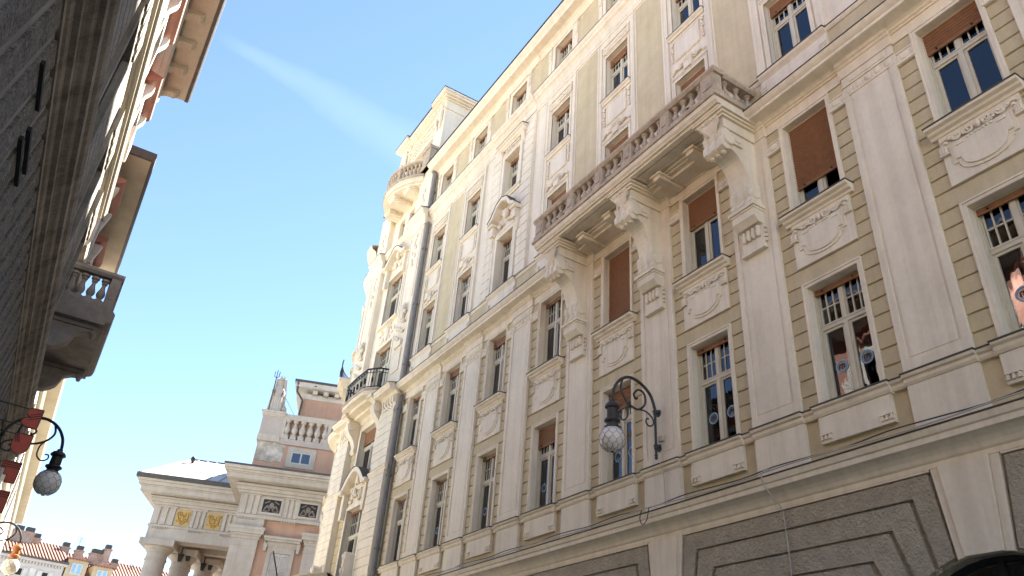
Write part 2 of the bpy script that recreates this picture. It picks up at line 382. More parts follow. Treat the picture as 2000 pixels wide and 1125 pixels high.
# --- olive rusticated stones
stones=[]      # (y0,y1,z0,z1,col)
H=.3355
for k in KS:
    y=c(k)
    for s in (-1,1):
        a,b=sorted((y+s*.69,y+s*(DC/2-PW)))
        if k==7 and s==1: b=28.93
        for j in range(8): stones.append((a,b,10.30-H*(j+1),10.30-H*j,k))
        a2=a; 
        for j in range(4): stones.append((*sorted((y+s*.717,b if s>0 else a)),10.69+H*.98*j,10.69+H*.98*(j+1),k))
        for j in range(6): stones.append((a,b,12.02+.326*j,12.02+.326*(j+1),k))
        stones.append((a,b,14.32,14.64,k))
    stones.append((y-(DC/2-PW),y+(DC/2-PW) if k<7 else 28.93,10.31,10.68,k))
far=MB(); J=.011
for (a,b,z0,z1,k) in stones:
    d=W-.004+rnd.uniform(-.004,.004); t=far if k>=6 else MB()
    e=.012
    x0,x1=d,W+.032; A_=[(x1,a,z0+J),(x1,b,z0+J),(x1,b,z1-J),(x1,a,z1-J),(x0,a,z0+J+e),(x0,b,z0+J+e),(x0,b,z1-J-e),(x0,a,z1-J-e)]
    t.add(A_,[(0,1,5,4),(1,2,6,5),(2,3,7,6),(3,0,4,7),(4,5,6,7)])
    if k<6: sub(RB,'stone_block',t,OLIVE,recalc=False)
tag(sub(RB,'stone_blocks_far',far,OLIVE,recalc=False),kind='stuff')
# small medallion blocks beside the windows of the second rusticated storey
for k in KS:
    y=c(k)
    for s in (-1,1):
        a,b=sorted((y+s*.66,y+s*(DC/2-PW)))
        if k==7 and s==1: b=28.93
        q=MB().box(W-.05,W+.03,a,b,13.99,14.31); mid_=(a+b)/2; hw=(b-a)/2
        for z in (14.0,14.27): q.box(W-.07,W-.05,a,b,z,z+.035)
        for s2 in (-1,1): q.box(W-.07,W-.05,*sorted((mid_+s2*(hw-.035),mid_+s2*hw)),14.035,14.27)
        q.ell((W-.05,mid_,14.152),.03,hw*.55,.085,8,4)
        q.ell((W-.05,mid_-hw*.7,14.15),.02,.02,.07,6,4); q.ell((W-.05,mid_+hw*.7,14.15),.02,.02,.07,6,4)
        sub(RB,'medallion_block',q,CREAM)
# --- ledges with carved aprons under the windows of the second rusticated storey
def leaf_frieze(x,y,hw,z,h):
    q=MB()
    for s in (-1,1):
        q.spiral((x,y+s*.16,z),h*.42,1.4,.030,-s,PI/2*(1-s)+.6)
        q.spiral((x,y+s*.40,z-.01),h*.34,1.2,.024,s,PI/2*(1+s))
        for j in range(5): q.ell((x,y+s*(.26+.085*j),z+(.03 if j%2 else -.035)),.03,.045,.035,6,4)
        q.tube([(x,y+s*(.08+.1*i),z+.05*math.sin(i*1.5)) for i in range(7)],.02,5)
    q.ell((x,y,z),.045,.05,.085,8,5)
    return q
def cart(y,zt,w1,w2,zs,zb,r,n=12):      # shield outline with stepped shoulders and a rounded foot
    pts=[(y-w1,zt),(y-w1,zs),(y-w2,zs),(y-w2,zs-.06)]
    for i in range(n+1):
        a=PI+PI*i/n; pts.append((y+w2*.96*math.cos(a),zs-.06+(zs-.06-zb)*math.sin(a)))
    pts+=[(y+w2,zs-.06),(y+w2,zs),(y+w1,zs),(y+w1,zt)]
    return pts
for k in KS:
    y=c(k)
    lg=mould('window_ledge',[(.05,11.78),(-.07,11.78),(-.09,11.83),(-.15,11.86),(-.17,11.90),(-.24,11.93),(-.25,11.985),(.05,12.0),(.3,12.0),(.3,11.78)],y-.83,y+.83)
    sub(lg,'ledge_flashing',MB().prism([(W-.265,11.982),(W-.265,12.008),(W+.3,12.03),(W+.3,12.002)],'y',y-.845,y+.845),FLASH)
    ap=sub(RB,'apron_panel',MB().box(W-.05,W+.04,y-.715,y+.715,10.69,11.78),CREAM)
    q=MB(); q.prism(cart(y,11.50,.56,.47,11.08,10.80,.3),'x',W-.075,W-.05); sub(ap,'shield_border',q,CREAM)
    q=MB(); q.prism(cart(y,11.50,.49,.40,11.14,10.86,.3),'x',W-.100,W-.075); sub(ap,'shield',q,CREAM)
    q=leaf_frieze(W-.085,y,.6,11.62,.22)
    for s in (-1,1):
        q.box(W-.10,W-.05,y+s*.66-.07,y+s*.66+.07,11.35,11.52); q.box(W-.115,W-.05,y+s*.66-.08,y+s*.66+.08,11.33,11.36)
        q.box(W-.115,W-.10,y+s*.36-.075,y+s*.36+.075,11.40,11.47)
        for j in range(3): q.box(W-.113,W-.10,y+s*.66-.05+.04*j,y+s*.66-.03+.04*j,11.38,11.52)
    for j in range(7): q.ell((W-.105,y-.21+.07*j,11.47),.02,.026,.026,6,4)
    sub(ap,'leaf_carving',q,CREAM,True)
# ------------------------------------------------------------------ windows (local: x depth from the wall face, y across, z from the sill)
WCACHE={}
def cached(key,fn):
    if key not in WCACHE: WCACHE[key]=fn()
    return WCACHE[key]
XD=.205          # how far the joinery sits back
def win_frame(w,h,tr,mull=True):
    q=MB(); a=w/2; t=.055
    x0,x1=XD,XD+.09
    for s in (-1,1): q.box(x0,x1,*sorted((s*a,s*(a-t))),0,h)
    q.box(x0,x1,-a+t,a-t,h-t,h); q.box(x0,x1,-a+t,a-t,0,t*.8)
    if tr: 
        q.box(x0-.012,x1,-a+t,a-t,tr-.06,tr+.05); q.box(x0-.022,x0-.012,-a+t,a-t,tr+.02,tr+.05)
    if mull: 
        q.box(x0-.02,x1,-.045,.045,t*.8,(tr-.06) if tr else h-t)
        if tr: q.box(x0-.012,x1,-.05,.05,tr+.05,h-t)
    # casement rails of the lower lights
    top=(tr-.06) if tr else h-t
    for s in (-1,1):
        lo,hi=(.045,a-t); y0,y1=sorted((s*lo,s*hi)); r=.055
        q.box(x0+.015,x1-.01,y0,y0+r,t*.8,top); q.box(x0+.015,x1-.01,y1-r,y1,t*.8,top)
        q.box(x0+.015,x1-.01,y0+r,y1-r,top-r,top); q.box(x0+.015,x1-.01,y0+r,y1-r,t*.8,t*.8+r*1.2)
    return q.mesh('window',FRAME)
def win_bars(w,h,tr,nc,nr,half):
    a=w/2; t=.065; q=MB(); y0,y1=(.05,a-t) if half>0 else (-a+t,-.05); z0,z1=tr+.05,h-t; b=.022; x0,x1=XD+.02,XD+.07
    q.box(x0,x1,y0,y0+b*1.3,z0,z1); q.box(x0,x1,y1-b*1.3,y1,z0,z1); q.box(x0,x1,y0+b*1.3,y1-b*1.3,z1-b,z1); q.box(x0,x1,y0+b*1.3,y1-b*1.3,z0,z0+b*1.4)
    for i in range(1,nc): yy=y0+(y1-y0)*i/nc; q.box(x0,x1,yy-b*.6,yy+b*.6,z0+b*1.4,z1-b)
    for i in range(1,nr): zz=z0+(z1-z0)*i/nr; q.box(x0+.004,x1-.004,y0+b*1.3,y1-b*1.3,zz-b*.6,zz+b*.6)
    return q.mesh('glazing_bars',FRAME)
def pane_mesh(y0,y1,z0,z1):
    return MB().box(XD+.042,XD+.047,y0,y1,z0,z1).mesh('pane',GLASS)
def shutter_mesh(w,drop):
    q=MB(); a=w/2-.037; n=max(1,int(drop/.07)); hh=drop/n; x=XD-.052
    for i in range(n):
        z=-hh*(i+1); q.prism([(x+.022,z),(x+.003,z+hh*.12),(x-.010,z+hh*.5),(x+.003,z+hh*.86),(x+.022,z+hh)],'y',-a,a)
    q.box(x-.006,x+.03,-a,a,-drop-.045,-drop)
    return q.mesh('shutter',SHUT)
def stop_mesh(w):
    q=MB()
    for s in (-1,1): q.box(XD-.095,XD-.058,s*w*.30-.012,s*w*.30+.012,.0,.03)
    return q.mesh('shutter_stop',IRON)
def rail_mesh(w,h):
    q=MB(); a=w/2
    for s in (-1,1): q.box(XD-.05,XD-.003,*sorted((s*a,s*(a-.035))),0,h)
    q.box(XD-.055,XD-.004,-a+.035,a-.035,h-.025,h)
    return q.mesh('shutter_rail',FRAME)
def curtain_mesh(y0,y1,z0,z1,seed):
    q=MB(); rr=random.Random(seed); n=14; v=[];f=[]
    for i in range(n+1):
        y=y0+(y1-y0)*i/n; x=XD+.20+.03*math.sin(i*1.9+rr.random()); v+=[(x,y,z0),(x,y,z1)]
    for i in range(n): f.append((2*i,2*i+2,2*i+3,2*i+1))
    return q.add(v,f).mesh('curtain',CURT,True,False)
def m_sticker(parent,y,z,r):
    x=XD+.034
    n=28; v=[];f=[]
    for i in range(n):
        a=2*PI*i/n
        for rr in (r,r*.78): v.append((x,y+rr*math.cos(a),z+rr*math.sin(a)))
    f=[(2*i,2*((i+1)%n),2*((i+1)%n)+1,2*i+1) for i in range(n)]
    st=part('sticker',MB().add(v,f),STICK,parent,recalc=False)
    part('sticker_disc',MB().add([(x+.001,y+r*.79*math.cos(2*PI*i/n),z+r*.79*math.sin(2*PI*i/n)) for i in range(n)],[tuple(range(n))]),STICKD,parent,recalc=False)
    q=MB(); s=r*.42
    # seen from the street (looking towards +x) the letter reads m
    def bx(y0,y1,z0,z1): q.box(x-.003,x-.0005,*sorted((y-y0,y-y1)),z+z0,z+z1)
    t=s*.34
    for yy in (-s*1.1,-t/2,s*1.1-t): bx(yy,yy+t,-s*.75,s*.42)
    for yy in (-s*1.1,-t/2):
        for i in range(6):
            a0,a1=PI*i/6,PI*(i+1)/6; cx=yy+(s*1.1+t/2)/2; ro=(s*1.1+t/2)/2; ri=ro-t
            pts=[(y-(cx+ro*math.cos(a0)),z+s*.42+ro*.85*math.sin(a0)),(y-(cx+ro*math.cos(a1)),z+s*.42+ro*.85*math.sin(a1)),(y-(cx+ri*math.cos(a1)),z+s*.42+ri*.8*math.sin(a1)),(y-(cx+ri*math.cos(a0)),z+s*.42+ri*.8*math.sin(a0))]
            q.prism(pts,'x',x-.003,x-.0005)
    part('sticker_letter',q,STICKL,parent)
def window(root,X,y,z,w,h,tr=None,cols=3,rows=2,drop=.1,fine=False,stick=(),curt=0,seed=1,rz=0,open_low=False):
    key=('f',w,h,tr)
    o=link('window',cached(key,lambda:win_frame(w,h,tr)),root,Vector((X,y,z))-root.location,rz)
    a=w/2; t=.065
    link('shutter_rail',cached(('r',w,h),lambda:rail_mesh(w,h)),o)
    if tr:
        for half in (-1,1):
            link('glazing_bars',cached(('b',w,h,tr,cols,rows,half),lambda:win_bars(w,h,tr,cols,rows,half)),o)
            y0,y1=(.05,a-t) if half>0 else (-a+t,-.05); z0,z1=tr+.05,h-t
            if fine:
                for i in range(cols):
                    for j in range(rows):
                        g=.012
                        A0=y0+(y1-y0)*i/cols+g; A1=y0+(y1-y0)*(i+1)/cols-g; B0=z0+(z1-z0)*j/rows+g; B1=z0+(z1-z0)*(j+1)/rows-g
                        link('pane',cached(('p',A0,A1,B0,B1),lambda:pane_mesh(A0,A1,B0,B1)),o)
            else: link('pane',cached(('p',y0,y1,z0,z1),lambda:pane_mesh(y0,y1,z0,z1)),o)
    top=(tr-.06) if tr else h-t
    for s in (-1,1):
        y0,y1=sorted((s*.1,s*(a-t-.055)))
        if open_low and s<0: continue
        link('pane',cached(('p',y0,y1,.12,top-.055),lambda:pane_mesh(y0,y1,.12,top-.055)),o)
    if drop>0:
        s_=link('shutter',cached(('s',w,drop),lambda:shutter_mesh(w,drop)),o,(0,0,h-.02))
        link('shutter_stop',cached(('t',w),lambda:stop_mesh(w)),o,(0,0,h-.02-drop-.01))
    if curt==1:
        for s in (-1,1): link('curtain',cached(('c',w,h,s),lambda:curtain_mesh(*sorted((s*(a-.02),s*a*.52)),.06,(tr or h)-.1,seed+s)),o)
    elif curt==2:
        link('curtain',cached(('c2',w,h),lambda:curtain_mesh(-a+.05,a-.05,.06,(tr or h)-.1,seed)),o)
    for (sy,sz,r) in stick: m_sticker(o,sy,sz,r)
    return o
drops={2:[.09,.09,.09,.52,.56,.07,.06,.05],3:[.52,1.70,.86,2.44,.10,.26,.22,.10],4:[.36,.36,.34,.42,.38,.10,.08,.08],5:[.4,.3,.3,.30,.20,.14,.10,.10],6:[.12]*8}
for k in KS:
    st=[(.27,.74,.135),(-.27,.74,.135)] if k<=3 else ([(.27,.70,.12)] if k<=6 else [])
    for f in (2,3,4,5,6):
        z0,z1=F[f]; h=z1-z0
        if f in (4,5) and k==0: continue
        if f==6 and k<3: continue
        kw=dict(tr=h*(.64 if f in (2,3,4) else .62),cols=3,rows=2)
        if f==6: kw=dict(tr=h*.55,cols=3,rows=2)
        z=z0+(.03 if f in (2,3) else .02)
        window(RB,W,c(k),z,2*HW-.026,h-.05,drop=drops[f][k],fine=(k<=3 and f in (2,3)),stick=st if f==2 else (),curt=1 if f>2 and (f,k) not in ((3,1),(3,3)) else 0,seed=k*7+f,open_low=(f==3 and k==1),**kw)
# ------------------------------------------------------------------ the long stone balcony on three brackets
BX=W-1.40; BY0,BY1=9.02,16.74
bal=sub(RB,'balcony',MB().prism([(W-.3,15.14),(BX+.03,15.14),(BX+.03,15.17),(BX-.03,15.22),(BX-.05,15.30),(BX-.05,15.33),(W+.0,15.33)],'y',BY0,BY1),CREAM)
sub(bal,'stone_edge',MB().prism([(W-.05,15.333),(BX-.09,15.333),(BX-.10,15.36),(BX-.10,15.42),(BX-.06,15.45),(W-.05,15.45)],'y',BY0-.06,BY1+.06),BAL)
# underside: beams, sunk fields, modillions
q=MB()
q.box(BX+.10,BX+.22,BY0+.05,BY1-.05,15.075,15.14)
q.box(W-.62,W-.50,BY0+.05,BY1-.05,15.02,15.14); q.box(W-.70,W-.62,BY0+.05,BY1-.05,15.07,15.14)
for kk in (1,2):
    y0,y1=pm(kk)+.45,pm(kk+1)-.45
    q.box(BX+.34,W-.82,y0+.12,y0+.16,15.115,15.14); q.box(BX+.34,W-.82,y1-.16,y1-.12,15.115,15.14)
    q.box(BX+.30,BX+.34,y0+.12,y1-.12,15.115,15.14); q.box(W-.82,W-.78,y0+.12,y1-.12,15.115,15.14)
    ym=(y0+y1)/2
    for yy in (ym-.62,ym+.62): q.box(W-.86,W-.05,yy-.13,yy+.13,14.86,15.03); q.box(W-.92,W-.05,yy-.17,yy+.17,14.97,15.03); 
    q.box(W-.5,W-.05,y0,y1,14.93,15.02)
sub(bal,'underside_mouldings',q,CREAM)
# balustrade
def baluster_mesh(h,rad,m,n=10):
    pr=[(0,0),(.98,0),(.98,.07),(.62,.10),(.55,.14),(.85,.22),(1.0,.32),(.92,.42),(.60,.56),(.44,.68),(.42,.76),(.68,.80),(.68,.84),(.52,.86),(.95,.92),(.95,1.0),(0,1.0)]
    return MB().lathe([(r*rad,z*h) for r,z in pr],n=n).mesh('baluster',m,True)
RX=BX+.10; RZ0,RZ1=15.45,16.27
bm_=baluster_mesh(.53,.098,BAL)
ped=[]
def pedestal(y0,y1,x0,x1): 
    q=MB().box(x0,x1,y0,y1,RZ0+.13,RZ1-.17); q.box(x0-.022,x1+.022,y0+.07,y1-.07,RZ0+.22,RZ1-.27)
    q.box(x0-.03,x1+.03,y0-.03,y1+.03,RZ0+.002,RZ0+.13); sub(bal,'pedestal',q,BAL)
spans=[]; pys=[BY0+.02,pm(1)+.46+1.1,pm(2)-.02,pm(3)-1.5,BY1-.42]
pd=[(BY0+.0,BY0+.44)]+[(yy-.16,yy+.16) for yy in (pm(1)+1.30,pm(2)-.55,pm(2)+.72,pm(3)-1.25)]+[(BY1-.42,BY1-.0)]
pd.sort()
for a,b in pd: pedestal(a,b,RX-.13,RX+.13)
for (a,b),(a2,b2) in zip(pd[:-1],pd[1:]):
    n=max(2,round((a2-b)/.30)); 
    for i in range(n): link('baluster',bm_,bal,(RX,b+(a2-b)*(i+.5)/n,RZ0+.13))
sub(bal,'balustrade_plinth',MB().box(RX-.12,RX+.12,BY0,BY1,RZ0-.003,RZ0+.128),BAL)
sub(bal,'top_rail',MB().prism([(RX-.13,RZ1-.165),(RX-.19,RZ1-.10),(RX-.19,RZ1-.03),(RX-.15,RZ1),(RX+.15,RZ1),(RX+.19,RZ1-.03),(RX+.19,RZ1-.10),(RX+.13,RZ1-.165)],'y',BY0-.06,BY1+.06),BAL)
for ye,yi in ((BY0+.12,1),(BY1-.12,-1)):   # returns to the wall at each end
    n=3
    for i in range(n): link('baluster',bm_,bal,(RX+.13+(W-RX-.13)*(i+.6)/n,ye+.02*yi,RZ0+.13))
    sub(bal,'return_rail',MB().prism([(ye-.12,RZ1-.166),(ye-.17,RZ1-.10),(ye-.17,RZ1-.031),(ye+.17,RZ1-.031),(ye+.17,RZ1-.10),(ye+.12,RZ1-.166)],'x',RX+.19,W-.02),BAL)
    sub(bal,'return_plinth',MB().box(RX+.12,W-.02,ye-.11,ye+.11,RZ0-.004,RZ0+.126),BAL)
# brackets
def bracket(y):
    b=.30
    # the carrying beam and its mouldings
    q=MB(); q.box(W-1.10,W-.02,y-b-.02,y+b+.02,14.62,15.0)
    for i,(e,z0,z1) in enumerate(((.05,14.90,14.96),(.10,14.96,15.02),(.16,15.02,15.10))): q.box(W-1.12-e,W-.03,y-b-.04-e,y+b+.04+e,z0+.001*i,z1)
    br=sub(RB,'balcony_bracket',q,CREAM)
    # great concave stem
    pts=[(W-.02,14.63)]
    pts+=[(W-.98,14.63),(W-1.02,14.45),(W-.98,14.25),(W-.90,14.08)]
    for i in range(13):
        a=PI/2*i/12; pts.append((W-.90+.58*math.sin(a),14.08-.0-1.28*(1-math.cos(a))-.0))
    pts+=[(W-.30,12.62),(W-.02,12.62)]
    sub(br,'stem',MB().prism(pts,'y',y-b+.03,y+b-.03),CREAM)
    # ribbed scroll head
    q=MB()
    prof=[(W-1.05,14.62),(W-1.16,14.50),(W-1.10,14.34),(W-1.16,14.20),(W-1.14,14.05),(W-1.02,13.98),(W-.92,14.02),(W-.90,14.62)]
    for j in range(5):
        yy=y-b+.0+.12*j; o_=(.03 if j%2==0 else 0)
        q.prism([(px_-o_ if px_<W-.95 else px_,pz_) for px_,pz_ in prof],'y',yy,yy+.118)
    for s in (-1,1): 
        q.tube([(W-.97,y+s*(b-.02),14.28),(W-.97,y+s*(b+.055),14.28)],[.17,.15],12)
        q.box(W-.84,W-.52,y+s*(b-.0)-.03,y+s*(b-.0)+.03,14.22,14.50); q.box(W-.76,W-.60,y+s*b-.055,y+s*b+.055,14.30,14.42)
    for j in range(3): q.ell((W-1.0,y-.17+.17*j,13.97),.07,.065,.055,8,5)
    # leaf over the head
    for j in range(7):
        a=-1.15+2.3*j/6; q.tube([(W-1.10,y+.05*math.sin(a),14.55),(W-1.20,y+.17*math.sin(a),14.70),(W-1.22,y+.27*math.sin(a),14.82),(W-1.30,y+.31*math.sin(a),14.86)],[.05,.06,.06,.035],6)
    sub(br,'scroll_head',q,CREAM,True)
    # lower scroll, corbel block and drops
    q=MB(); pf=[(W-.02,12.70),(W-.33,12.70),(W-.40,12.78),(W-.35,12.92),(W-.41,13.08),(W-.40,13.22),(W-.31,13.32),(W-.02,13.36)]
    for j in range(5):
        yy=y-b+.12*j; o_=(.025 if j%2==0 else 0); q.prism([(px_-o_ if px_<W-.3 else px_,pz_) for px_,pz_ in pf],'y',yy,yy+.118)
    for s in (-1,1): q.tube([(W-.26,y+s*(b-.03),13.02),(W-.26,y+s*(b+.04),13.02)],[.17,.13],10)
    sub(br,'lower_scroll',q,CREAM,True)
    q=MB(); q.box(W-.46,W-.02,y-.38,y+.38,12.62,12.70); q.box(W-.42,W-.02,y-.345,y+.345,12.57,12.62)
    q.prism([(W-.40,12.57),(W-.40,12.38),(W-.28,12.24),(W-.02,12.24),(W-.02,12.57)],'y',y-.32,y+.32)
    q.box(W-.15,W-.02,y-.31,y+.31,11.62,12.24); q.box(W-.19,W-.02,y-.33,y+.33,11.60,11.66)
    sub(br,'corbel',q,CREAM)
    q=MB()
    for j in range(4):
        yy=y-.20+.133*j; q.lathe([(0,0),(.04,.02),(.055,.08),(.06,.15),(.045,.20),(.055,.22),(.05,.28),(0,.28)],(W-.185,yy,11.92),8)
    for s in (-1,1):
        for j in range(4): q.ell((W-.10,y+s*.335,11.80+.12*j),.05,.035,.05,6,4)
    subs(br,'drops',q,CREAM,True)
for kk in (1,2,3): bracket(pm(kk))
# ------------------------------------------------------------------ upper storeys
mould('upper_sill_course',[(.05,16.34),(-.03,16.34),(-.06,16.38),(-.08,16.44),(.05,16.46)],Y0,YE)
mould('sill_flashing',[(.02,16.462),(-.095,16.442),(-.095,16.462),(.02,16.485)],Y0,YE,FLASH)
mould('second_cornice',[(.05,24.02),(-.03,24.02),(-.04,24.10),(-.07,24.13),(-.07,24.42),(-.10,24.46),(-.13,24.53),(-.20,24.58),(-.22,24.62),(-.22,24.70),(-.27,24.75),(-.30,24.82),(-.31,24.86),(.05,24.97)],Y0,YE)
mould('cornice_flashing',[(-.312,24.858),(-.322,24.865),(-.322,24.885),(-.0,24.995),(-.0,24.97)],Y0,YE,FLASH)
mould('roof_cornice',[(.05,26.98),(-.04,26.98),(-.05,27.06),(-.08,27.10),(-.10,27.18),(-.17,27.24),(-.22,27.27),(-.50,27.31),(-.52,27.33),(-.52,27.44),(-.58,27.50),(-.66,27.58),(-.69,27.66),(-.69,27.70),(.05,27.74)],Y0,YE+.05)
# breaks of the cornices round the projecting bay of column 5
for y0,y1 in ((c(5)-1.62,c(5)+1.62),):
    mould('cornice_break',[(.05,24.10),(-.10,24.10),(-.10,24.44),(-.16,24.5),(-.19,24.56),(-.27,24.61),(-.29,24.66),(-.29,24.73),(-.34,24.78),(-.37,24.84),(-.38,24.88),(.05,24.99)],y0,y1)
    mould('roof_cornice_break',[(.05,26.99),(-.09,26.99),(-.10,27.07),(-.14,27.12),(-.2,27.25),(-.3,27.285),(.05,27.285)],y0,y1)
framed=(1,2,3,4,6,7)
def garland(mb,y,zt,zb,x):
    n=6
    for i in range(n): 
        t=i/(n-1); mb.ell((x,y+.02*math.sin(i*2.4),zt+(zb-zt)*t),.045,.055-.02*t+.012*math.sin(i*3.1),.07,7,4)
    mb.ell((x,y,zt+.08),.04,.085,.05,7,4)
for k in range(0,8):
    y=c(k)
    # olive field between framed bays
    if k in (1,2,3,6):
        ym=pm(k); q=MB().box(W-.012,W+.03,ym-.62,ym+.62,16.47,23.88); sub(RB,'olive_panel',q,OLIVE)
        q=MB()
        for s in (-1,1): q.box(W-.030,W+.03,*sorted((ym+s*.62,ym+s*.68)),16.46,23.95)
        q.box(W-.030,W+.03,ym-.62,ym+.62,23.88,23.95)
        sub(RB,'panel_border',q,CREAM)
    # plinth under the storey: olive fields and cream pedestals
    q=MB().box(W-.012,W+.03,y+.98,y+DC-.98,15.46,16.33) 
    if k<7: sub(RB,'olive_plinth',q,OLIVE)
    sl=mould('upper_window_sill',[(.02,15.6),(-.06,15.6),(-.06,16.28),(-.10,16.33),(-.15,16.38),(-.17,16.44),(.3,16.5),(.3,15.6)],y-.96,y+.96)
    sub(sl,'ledge_flashing',MB().prism([(W-.185,16.442),(W-.185,16.468),(W+.3,16.53),(W+.3,16.502)],'y',y-.975,y+.975),FLASH)
    q=MB()
    for s in (-1,1):
        for j,(e,z0,z1) in enumerate(((.05,15.98,16.05),(.035,15.92,15.98),(.02,15.86,15.92))): q.box(W-.07-e,W-.05,y+s*.86-.09,y+s*.86+.09,z0,z1)
    subs(sl,'sill_corbel',q,CREAM)
    if k in framed:
        q=MB()
        for s in (-1,1):
            q.box(W-.055,W+.02,*sorted((y+s*.78,y+s*.98)),16.50,23.98); q.box(W-.08,W-.055,*sorted((y+s*.93,y+s*.98)),16.52,23.95)
            for f in (4,5): 
                q.box(W-.03,W+.02,*sorted((y+s*.60,y+s*.72)),F[f][0]+.03,F[f][1]+.12); q.box(W-.05,W-.03,*sorted((y+s*.685,y+s*.72)),F[f][0]+.03,F[f][1]+.12)
        for f in (4,5): 
            q.box(W-.03,W+.02,y-.60,y+.60,F[f][1],F[f][1]+.12); q.box(W-.05,W-.03,y-.685,y+.685,F[f][1]+.085,F[f][1]+.12)
        q.box(W-.055,W+.02,y-.78,y+.78,23.62,23.985); q.box(W-.08,W-.055,y-.93,y+.93,23.90,23.95)
        fr=sub(RB,'bay_frame',q,CREAM)
        q=MB().box(W-.05,W-.0,y-.62,y+.62,23.22,23.52)
        for s in (-1,1):
            for j in range(5): q.ell((W-.05,y+s*(.10+.11*j),23.37+.03*math.sin(j*2.)),.04,.06,.07,7,4)
            q.tube([(W-.04,y+s*.66,23.58),(W-.045,y+s*.66,23.2)],.04,6)
        q.ell((W-.05,y,23.39),.06,.09,.11,8,5)
        sub(fr,'lintel_carving',q,CREAM,True)
        # sill and apron between the two windows
        lg=mould('window_ledge',[(.02,20.74),(-.05,20.74),(-.07,20.80),(-.13,20.84),(-.14,20.885),(.3,20.91),(.3,20.74)],y-.74,y+.74)
        sub(lg,'ledge_flashing',MB().prism([(W-.15,20.886),(W-.15,20.91),(W+.3,20.935),(W+.3,20.912)],'y',y-.75,y+.75),FLASH)
        ap=sub(RB,'apron_panel',MB().box(W-.035,W+.01,y-.50,y+.50,19.72,20.66),CREAM)
        q=MB()
        for s in (-1,1): q.box(W-.05,W-.035,*sorted((y+s*.46,y+s*.50)),19.75,20.63)
        q.box(W-.05,W-.035,y-.46,y+.46,19.75,19.79); q.box(W-.05,W-.035,y-.46,y+.46,20.59,20.63)
        sub(ap,'raised_border',q,CREAM)
        q=MB()
        for s in (-1,1): garland(q,y+s*.64,20.50,19.82,W-.035)
        subs(ap,'garland',q,CREAM,True)
        q=MB()        # keystone shell with ribbons over the lower opening
        q.prism([(y-.13,19.05),(y+.13,19.05),(y+.19,19.52),(y-.19,19.52)],'x',W-.10,W)
        for j in range(5): q.ell((W-.10,y-.12+.06*j,19.38),.035,.03,.12,6,4)
        for s in (-1,1):
            q.tube([(W-.04,y+s*.18,19.45),(W-.05,y+s*.35,19.30),(W-.05,y+s*.52,19.36),(W-.04,y+s*.68,19.22)],.04,6)
            q.spiral((W-.04,y+s*.30,19.36),.11,1.2,.025,s,0)
            q.box(W-.05,W+.0,*sorted((y+s*.20,y+s*.72)),19.06,19.12)
        sub(ap,'keystone_shell',q,CREAM,True)
# --- rusticated bay of column 5 with its pediment and hood
y=c(5); yl,yr=y-1.62,y+1.62
q=MB()
for s in (-1,1): q.box(W-.07,W+.02,*sorted((y+s*1.62,y+s*1.36)) if False else sorted((y+s*.62,y+s*1.62)),16.47,24.08)
for z0,z1 in ((F[4][1]+.005,F[5][0]-.005),(F[5][1]+.005,24.08)): q.box(W-.07,W+.02,y-.62,y+.62,z0,z1)
bay=sub(RB,'rusticated_bay',q,CREAM)
hh=.42
j=0; z=16.50
while z+hh<24.0:
    for s in (-1,1):
        a,b=sorted((y+s*.86,y+s*1.60)); x0=W-.105+rnd.uniform(-.002,.002)
        t=MB(); e=.012; A_=[(W-.068,a,z+.01),(W-.068,b,z+.01),(W-.068,b,z+hh-.01),(W-.068,a,z+hh-.01),(x0,a+e,z+.01+e),(x0,b-e,z+.01+e),(x0,b-e,z+hh-.01-e),(x0,a+e,z+hh-.01-e)]
        t.add(A_,[(0,1,5,4),(1,2,6,5),(2,3,7,6),(3,0,4,7),(4,5,6,7)]); sub(bay,'stone_block',t,CREAM,recalc=False)
    z+=hh
for f in (4,5):
    q=MB(); z0,z1=F[f]
    for s in (-1,1):
        q.box(W-.13,W-.0,*sorted((y+s*.60,y+s*.84)),z0+.03,z1+.24); q.box(W-.155,W-.13,*sorted((y+s*.78,y+s*.84)),z0+.03,z1+.24)
    q.box(W-.13,W-.0,y-.60,y+.60,z1,z1+.24); q.box(W-.155,W-.13,y-.78,y+.78,z1+.18,z1+.24)
    sub(RB,'window_surround',q,CREAM)
# broken pediment over the lower window
q=MB(); z0=19.16
for s in (-1,1):
    pts=[(y+s*.98,19.62),(y+s*.98,19.74),(y+s*.72,19.92),(y+s*.40,20.34),(y,20.50),(y,20.34),(y+s*.34,20.20),(y+s*.62,19.80)]
    q.prism(pts,'x',W-.42,W-.02)
    q.box(W-.38,W-.02,*sorted((y+s*.66,y+s*1.02)),19.52,19.64); q.box(W-.30,W-.02,*sorted((y+s*.70,y+s*.94)),19.10,19.52)
    for jj in range(3): q.spiral((W-.26+.0,y+s*.82,19.28),.10,1.3,.03,s,0)
    q.tube([(W-.13,y+s*.90,19.1),(W-.15,y+s*.93,18.8),(W-.13,y+s*.88,18.5)],[.10,.07,.03],6)
pd_=sub(RB,'pediment',q,CREAM)
q=MB()
for s in (-1,1): 
    pts=[(y+s*1.0,19.745),(y+s*1.0,19.775),(y+s*.73,19.955),(y+s*.41,20.375),(y,20.535),(y,20.505),(y+s*.40,20.345),(y+s*.72,19.925)]
    q.prism(pts,'x',W-.44,W-.02)
sub(pd_,'pediment_flashing',q,FLASH)
q=MB(); q.ell((W-.16,y,19.86),.12,.20,.24,10,6)
